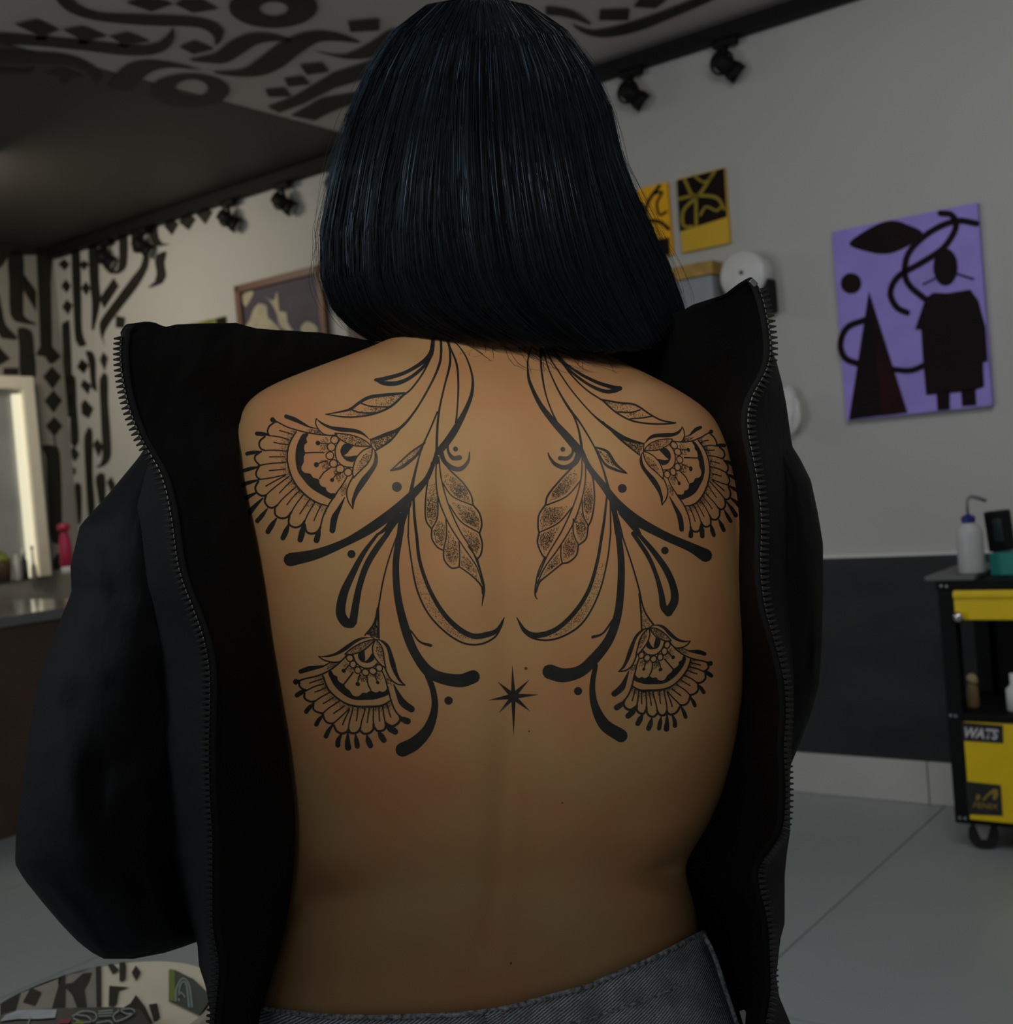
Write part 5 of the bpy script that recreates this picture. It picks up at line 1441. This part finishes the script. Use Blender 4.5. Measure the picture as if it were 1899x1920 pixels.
for (x, y) in ((926, 1893), (490, 1890)):
    bm = bmesh.new()
    dd = smooth_table(DB, y) - .016 if x > 800 else 1.055
    vs = [bm.verts.new(pix(x + sx * (17 if x > 800 else 10), y + yy, dd + zz)) for zz in (0, .006) for sx, yy in ((-1, 4), (1, -1), (1, 95), (-1, 95))]
    for f_ in ((0, 1, 2, 3), (7, 6, 5, 4), (0, 4, 5, 1), (1, 5, 6, 2), (2, 6, 7, 3), (3, 7, 4, 0)):
        bm.faces.new([vs[i] for i in f_])
    bmesh.ops.bevel(bm, geom=list(bm.edges), offset=.0015, segments=2, affect='EDGES')
    attach(bm_obj('belt_loop', bm, jeanm, None, False), jeans)
for sx, kx in ((690, -0.01), (1130, 0.01)):
    h = pix(sx, 2090, 1.085)
    bm = bmesh.new()
    add_tube(bm, [h + Vector((0, 0, .03)), Vector((h.x + kx, h.y + .01, .62)), Vector((h.x + kx, h.y + .012, .45)), Vector((h.x + kx, h.y, .28)), Vector((h.x + kx, h.y, .05))], [.125, .098, .085, .085, .095], 28, False)
    attach(bm_obj('trouser_leg', bm, jeanm, None, True), jeans)

bm = bmesh.new()
vs = [bm.verts.new(pix(x, y, d)) for d in (1.03, 1.036) for x, y in ((1386, 1896), (1395, 1893), (1420, 1925), (1440, 1960), (1405, 1960))]
bm.faces.new(vs[:5]); bm.faces.new(vs[5:][::-1])
for i in range(5):
    bm.faces.new((vs[i], vs[(i + 1) % 5], vs[5 + (i + 1) % 5], vs[5 + i]))
attach(bm_obj('pocket_lining', bm, MT['white'], None), jeans)

# ------------------------------------------------------------------ jacket
jackm = mat('black_jacket_cloth', (0.0027, 0.0036, 0.0046), 0.68, 0.11, var=0.25, scale=14, bump=0.35, bscale=90)
linem = mat('jacket_lining', (0.0024, 0.0028, 0.0034), 0.75, 0.15, var=0.25, scale=10, bump=0.3, bscale=70)
zipm = mat('zip_teeth', (0.011, 0.012, 0.014), 0.30, 0.5, var=0.15)
tapem = mat('zip_tape', (0.007, 0.008, 0.010), 0.8, 0.2, var=0.2, scale=60)
jacket = empty('jacket', pix(930, 1900, 1.15))
attach(jacket, person)
Z = {-1: [(612,240),(640,229),(700,227),(760,238),(800,253),(840,271),(860,287),(900,308),(960,321),(1060,334),(1100,346),(1150,367),(1200,384),(1250,393),(1300,394),(1400,391),(1500,393),(1560,398),(1650,398),(1740,398),(1800,411),(1850,408),(1900,402),(1990,396)],
     1: [(526,1410),(560,1425),(600,1436),(640,1443),(680,1445),(705,1438),(740,1413),(760,1404),(800,1400),(850,1410),(900,1420),(960,1427),(1000,1428),(1050,1425),(1100,1428),(1150,1436),(1200,1452),(1260,1468),(1300,1473),(1350,1474),(1400,1468),(1460,1473),(1520,1472),(1560,1467),(1580,1455),(1605,1430),(1630,1419),(1660,1423),(1700,1435),(1750,1443),(1800,1443),(1850,1446),(1880,1442),(1920,1434),(1990,1428)]}
ZD = {-1: [(612,.985),(700,.975),(860,.965),(1200,.955),(1990,.95)], 1: [(526,.985),(700,.972),(860,.968),(1200,.96),(1560,.96),(1620,.985),(1990,.975)]}
IX = {-1: [(612,760),(640,740),(680,660),(720,560),(750,482),(790,441),(860,442),(900,448),(1000,470),(1100,487),(1200,500),(1300,518),(1400,535),(1500,547),(1550,550),(1650,545),(1720,535),(1780,520),(1850,500),(1890,485),(1990,470)],
      1: [(526,1090),(600,1090),(650,1110),(700,1170),(760,1260),(820,1310),(900,1330),(1000,1340),(1300,1345),(1400,1330),(1500,1300),(1570,1260),(1640,1235),(1700,1250),(1800,1270),(1990,1320)]}
IY = {-1: [(612,652),(640,690),(680,735),(720,762),(750,778),(790,800),(860,865),(900,902),(1990,1990)], 1: [(526,650),(600,690),(650,720),(700,760),(760,810),(820,850),(900,910),(1000,1005),(1990,1990)]}
ID = {-1: [(612,1.17),(640,1.16),(680,1.14),(720,1.115),(750,1.09),(780,1.06)], 1: [(526,1.17),(650,1.16),(760,1.14),(900,1.13),(1990,1.13)]}
TOP = {-1: [(226,618),(240,610),(252,606),(275,603),(290,606),(308,614),(330,609),(440,606),(460,612),(480,617),(600,625),(650,632),(720,645),(780,652)],
       1: [(1080,650),(1140,640),(1230,602),(1285,584),(1300,575),(1360,556),(1385,536),(1405,523),(1412,525),(1450,560)]}
OX = {-1: [(612,300),(700,300),(800,310),(860,290),(950,230),(1100,215),(1300,240),(1600,290),(1740,362),(1768,374),(1810,377),(1850,390),(1900,398),(1990,392)],
      1: [(526,1385),(600,1405),(660,1441),(680,1451),(720,1462),(760,1470),(830,1480),(900,1495),(1100,1500),(1300,1490),(1400,1482),(1450,1477),(1500,1477),(1560,1477),(1600,1471),(1640,1467),(1730,1467),(1760,1459),(1830,1451),(1870,1457),(1920,1478),(1990,1496)]}
def fold(x, y, k=1.0):
    return k * (0.0035 * noise.noise(Vector((x * .012, y * .006, 5.0))) + 0.0016 * noise.noise(Vector((x * .035 + y * .01, y * .02, 9.0))))
ZP = {}
for s in (-1, 1):
    y0 = 612 if s < 0 else 526
    ys = np.arange(y0, 1991, 9.0)
    NI, NO = 52, 14
    grid = []
    zrow = []
    for y in ys:
        zx, zd = smooth_table(Z[s], y) if y > y0 + 30 else lerp_table(Z[s], y), lerp_table(ZD[s], y)
        ix, iy = smooth_table(IX[s], y) if y > y0 + 30 else lerp_table(IX[s], y), lerp_table(IY[s], y)
        if s < 0 and y > 780:
            di = min(skin_depth(ix + 8, iy, 1.09), skin_depth(ix + 25, iy, 1.09)) - .006
            di = max(di, 1.0)
            w_ = sstep(780, 850, y)
            di = di * w_ + lerp_table(ID[s], y) * (1 - w_)
        else:
            di = lerp_table(ID[s], y)
        row = []
        dec = math.exp(-(y - y0) / 55.0)
        for i in range(NI + 1):
            u = i / NI                                  # 0 inner edge .. 1 zip
            x = ix + (zx - ix) * u
            yy = iy + (y - iy) * u
            if s > 0 or y < 900:
                lin = iy + (y - iy) * u
                yy = lin + (lerp_table(TOP[s], x) - lin) * dec
            d = di + (zd - di) * (u ** 0.8 if s < 0 else u ** 1.5)
            d += fold(x, yy) * math.sin(math.pi * u)
            row.append(pix(x, yy, d))
            if i == NI:
                zrow.append((x, yy, d))
        ox = lerp_table(OX[s], y)
        for i in range(1, NO + 1):
            w = i / NO
            x = zx + (ox - zx) * w
            d = zd + (1.10 - zd) * (w ** 1.2) + fold(x, y, 1.3) * math.sin(math.pi * w)
            yy = y + (lerp_table(TOP[s], x) - y) * dec * .6 + 12 * dec * w
            row.append(pix(x, yy, d))
        low = max(0, 760 - y)
        for fx, fd in ((.06, 1.19), (.35, 1.26), (.7, 1.29), (1.0, 1.30)):
            row.append(pix(ox + (930 - ox) * fx, y + low * .8 + 10, fd))
        grid.append(row)
    n = len(grid[0])
    V = [p for r in grid for p in r]
    Fi, Fo = [], []
    for j in range(len(grid) - 1):
        for i in range(n - 1):
            a = j * n + i
            (Fi if i < NI else Fo).append((a, a + 1, a + n + 1, a + n))
    me = bpy.data.meshes.new('front_panel')
    me.from_pydata([tuple(v) for v in V], [], Fi + Fo)
    me.materials.append(linem); me.materials.append(jackm)
    me.polygons.foreach_set('material_index', [0] * len(Fi) + [1] * len(Fo))
    me.polygons.foreach_set('use_smooth', [True] * len(me.polygons))
    po = link('front_panel', me, None)
    md = po.modifiers.new('thick', 'SOLIDIFY'); md.thickness = .004; md.offset = 0
    attach(po, jacket)
    ZP[s] = zrow
# sleeves
SL = {-1: [(812,300,392),(835,275,410),(860,258,425),(930,200,432),(985,150,432),(1060,132,432),(1110,134,432),(1170,110,430),(1270,72,426),(1400,50,420),(1500,38,416),(1560,30,412),(1620,28,408),(1650,46,405),(1690,78,400),(1730,112,392),(1762,142,380),(1785,170,318),(1798,195,250)],
      1: [(720,1420,1456),(760,1404,1470),(830,1395,1481),(860,1392,1500),(900,1390,1520),(960,1388,1533),(1020,1386,1543),(1100,1385,1543),(1200,1385,1541),(1280,1388,1536),(1340,1392,1520),(1400,1398,1497),(1440,1405,1480),(1470,1415,1462),(1485,1428,1448)]}
for s in (-1, 1):
    T = SL[s]
    y0, y1 = T[0][0], T[-1][0]
    bm = bmesh.new()
    rings = []
    seg = 48
    for y in np.arange(y0, y1 + .1, (y1 - y0) / 90):
        xl, xr = lerp_table([(t[0], t[1]) for t in T], y), lerp_table([(t[0], t[2]) for t in T], y)
        f_ = (y - y0) / (y1 - y0)
        hd = (.105 if s < 0 else .085) * (max(0, 1 - abs(2 * f_ - 1) ** 3.2)) ** .5 + .008
        ring = []
        for k in range(seg):
            a = 2 * math.pi * k / seg
            x = (xl + xr) / 2 + (xr - xl) / 2 * math.cos(a)
            d = 1.125 - hd * math.sin(a)
            wr = .0045 * noise.noise(Vector((a * 1.6 + 10 * (s + 1), y * .007 + a * .8, 2.0))) + .011 * (.5 - abs(noise.noise(Vector((a * 2.6 + y * .0016, y * .0016, 6.0))))) * sstep(0, .25, f_) * sstep(1, .6, f_) + .004 * noise.noise(Vector((a * 4, y * .013 + a * 1.5, 4.0)))
            d += wr * abs(math.sin(a)) * 1.8
            ring.append(bm.verts.new(pix(x, y, d)))
        rings.append(ring)
    for a, b in zip(rings, rings[1:]):
        for k in range(seg):
            bm.faces.new((a[k], a[(k + 1) % seg], b[(k + 1) % seg], b[k]))
    bm.faces.new(rings[0][::-1]); bm.faces.new(rings[-1])
    so = bm_obj('sleeve', bm, jackm, None, True)
    attach(so, jacket)
    bm = bmesh.new()
    pl = [(235, 1640, 1.15), (300, 1610, 1.22), (400, 1540, 1.33), (560, 1450, 1.40)] if s < 0 else [(1420, 1330, 1.16), (1395, 1335, 1.22), (1330, 1330, 1.33), (1240, 1310, 1.40)]
    add_tube(bm, [pix(*q) for q in pl], [.058, .062, .056, .044] if s < 0 else [.042, .050, .052, .044], 24)
    attach(bm_obj('forearm_sleeve', bm, jackm, None, True), jacket)
# zip tape and teeth
tb_ = bmesh.new()
add_box(tb_, (0, 0, 0), (.0072, .0036, .0030), .0008)
for v in tb_.verts:
    if v.co.x > .001: v.co.y *= .35; v.co.z *= .6
tooth_me = bpy.data.meshes.new('zipper_tooth')
tb_.to_mesh(tooth_me); tb_.free()
tooth_me.materials.append(zipm)
for s in (-1, 1):
    W = [pix(x, y, d - .003) for x, y, d in ZP[s]]
    V, Fc = [], []
    for i, (x, y, d) in enumerate(ZP[s]):
        V += [pix(x - s * 13, y, d + .0005 - .0055), pix(x + s * 1, y, d - .0055)]
        if i: Fc.append((2 * i - 2, 2 * i - 1, 2 * i + 1, 2 * i))
    to = mesh('zipper_tape', V, Fc, tapem, None, True)
    md = to.modifiers.new('thick', 'SOLIDIFY'); md.thickness = .0012
    attach(to, jacket)
    L = [0.0]
    for a, b in zip(W, W[1:]): L.append(L[-1] + (b - a).length)
    step = .0046
    pos = .014 if s < 0 else .012
    cnt = 0
    while pos < L[-1] and cnt < 149:
        i = max(k for k in range(len(L) - 1) if L[k] <= pos)
        f_ = (pos - L[i]) / (L[i + 1] - L[i])
        p = W[i].lerp(W[i + 1], f_)
        t = (W[min(i + 2, len(W) - 1)] - W[max(i - 1, 0)]).normalized()
        out = (RT * s - t * (RT * s).dot(t)).normalized()
        nz_ = out.cross(t).normalized()
        R3 = Matrix((out, t, nz_)).transposed().to_4x4()
        R3.translation = p + out * .0022 - FW * .0035
        o = bpy.data.objects.new('zipper_tooth', tooth_me)
        COL.objects.link(o)
        o.matrix_basis = R3
        attach(o, jacket)
        pos += step
        cnt += 1
x, y, d = ZP[1][0]
bm = bmesh.new()
add_box(bm, (0, 0, 0), (.007, .0045, .004), .001)
bmesh.ops.transform(bm, matrix=Matrix.Translation(pix(x + 2, y + 6, d - .008)) @ M.to_3x3().to_4x4() @ Matrix.Rotation(math.radians(-45), 4, 'Z'), verts=bm.verts)
attach(bm_obj('zipper_stop', bm, mat('grey_metal_stop', (.12, .12, .12), .4, .5, .5, var=.1), None), jacket)
bpy.context.view_layer.update()
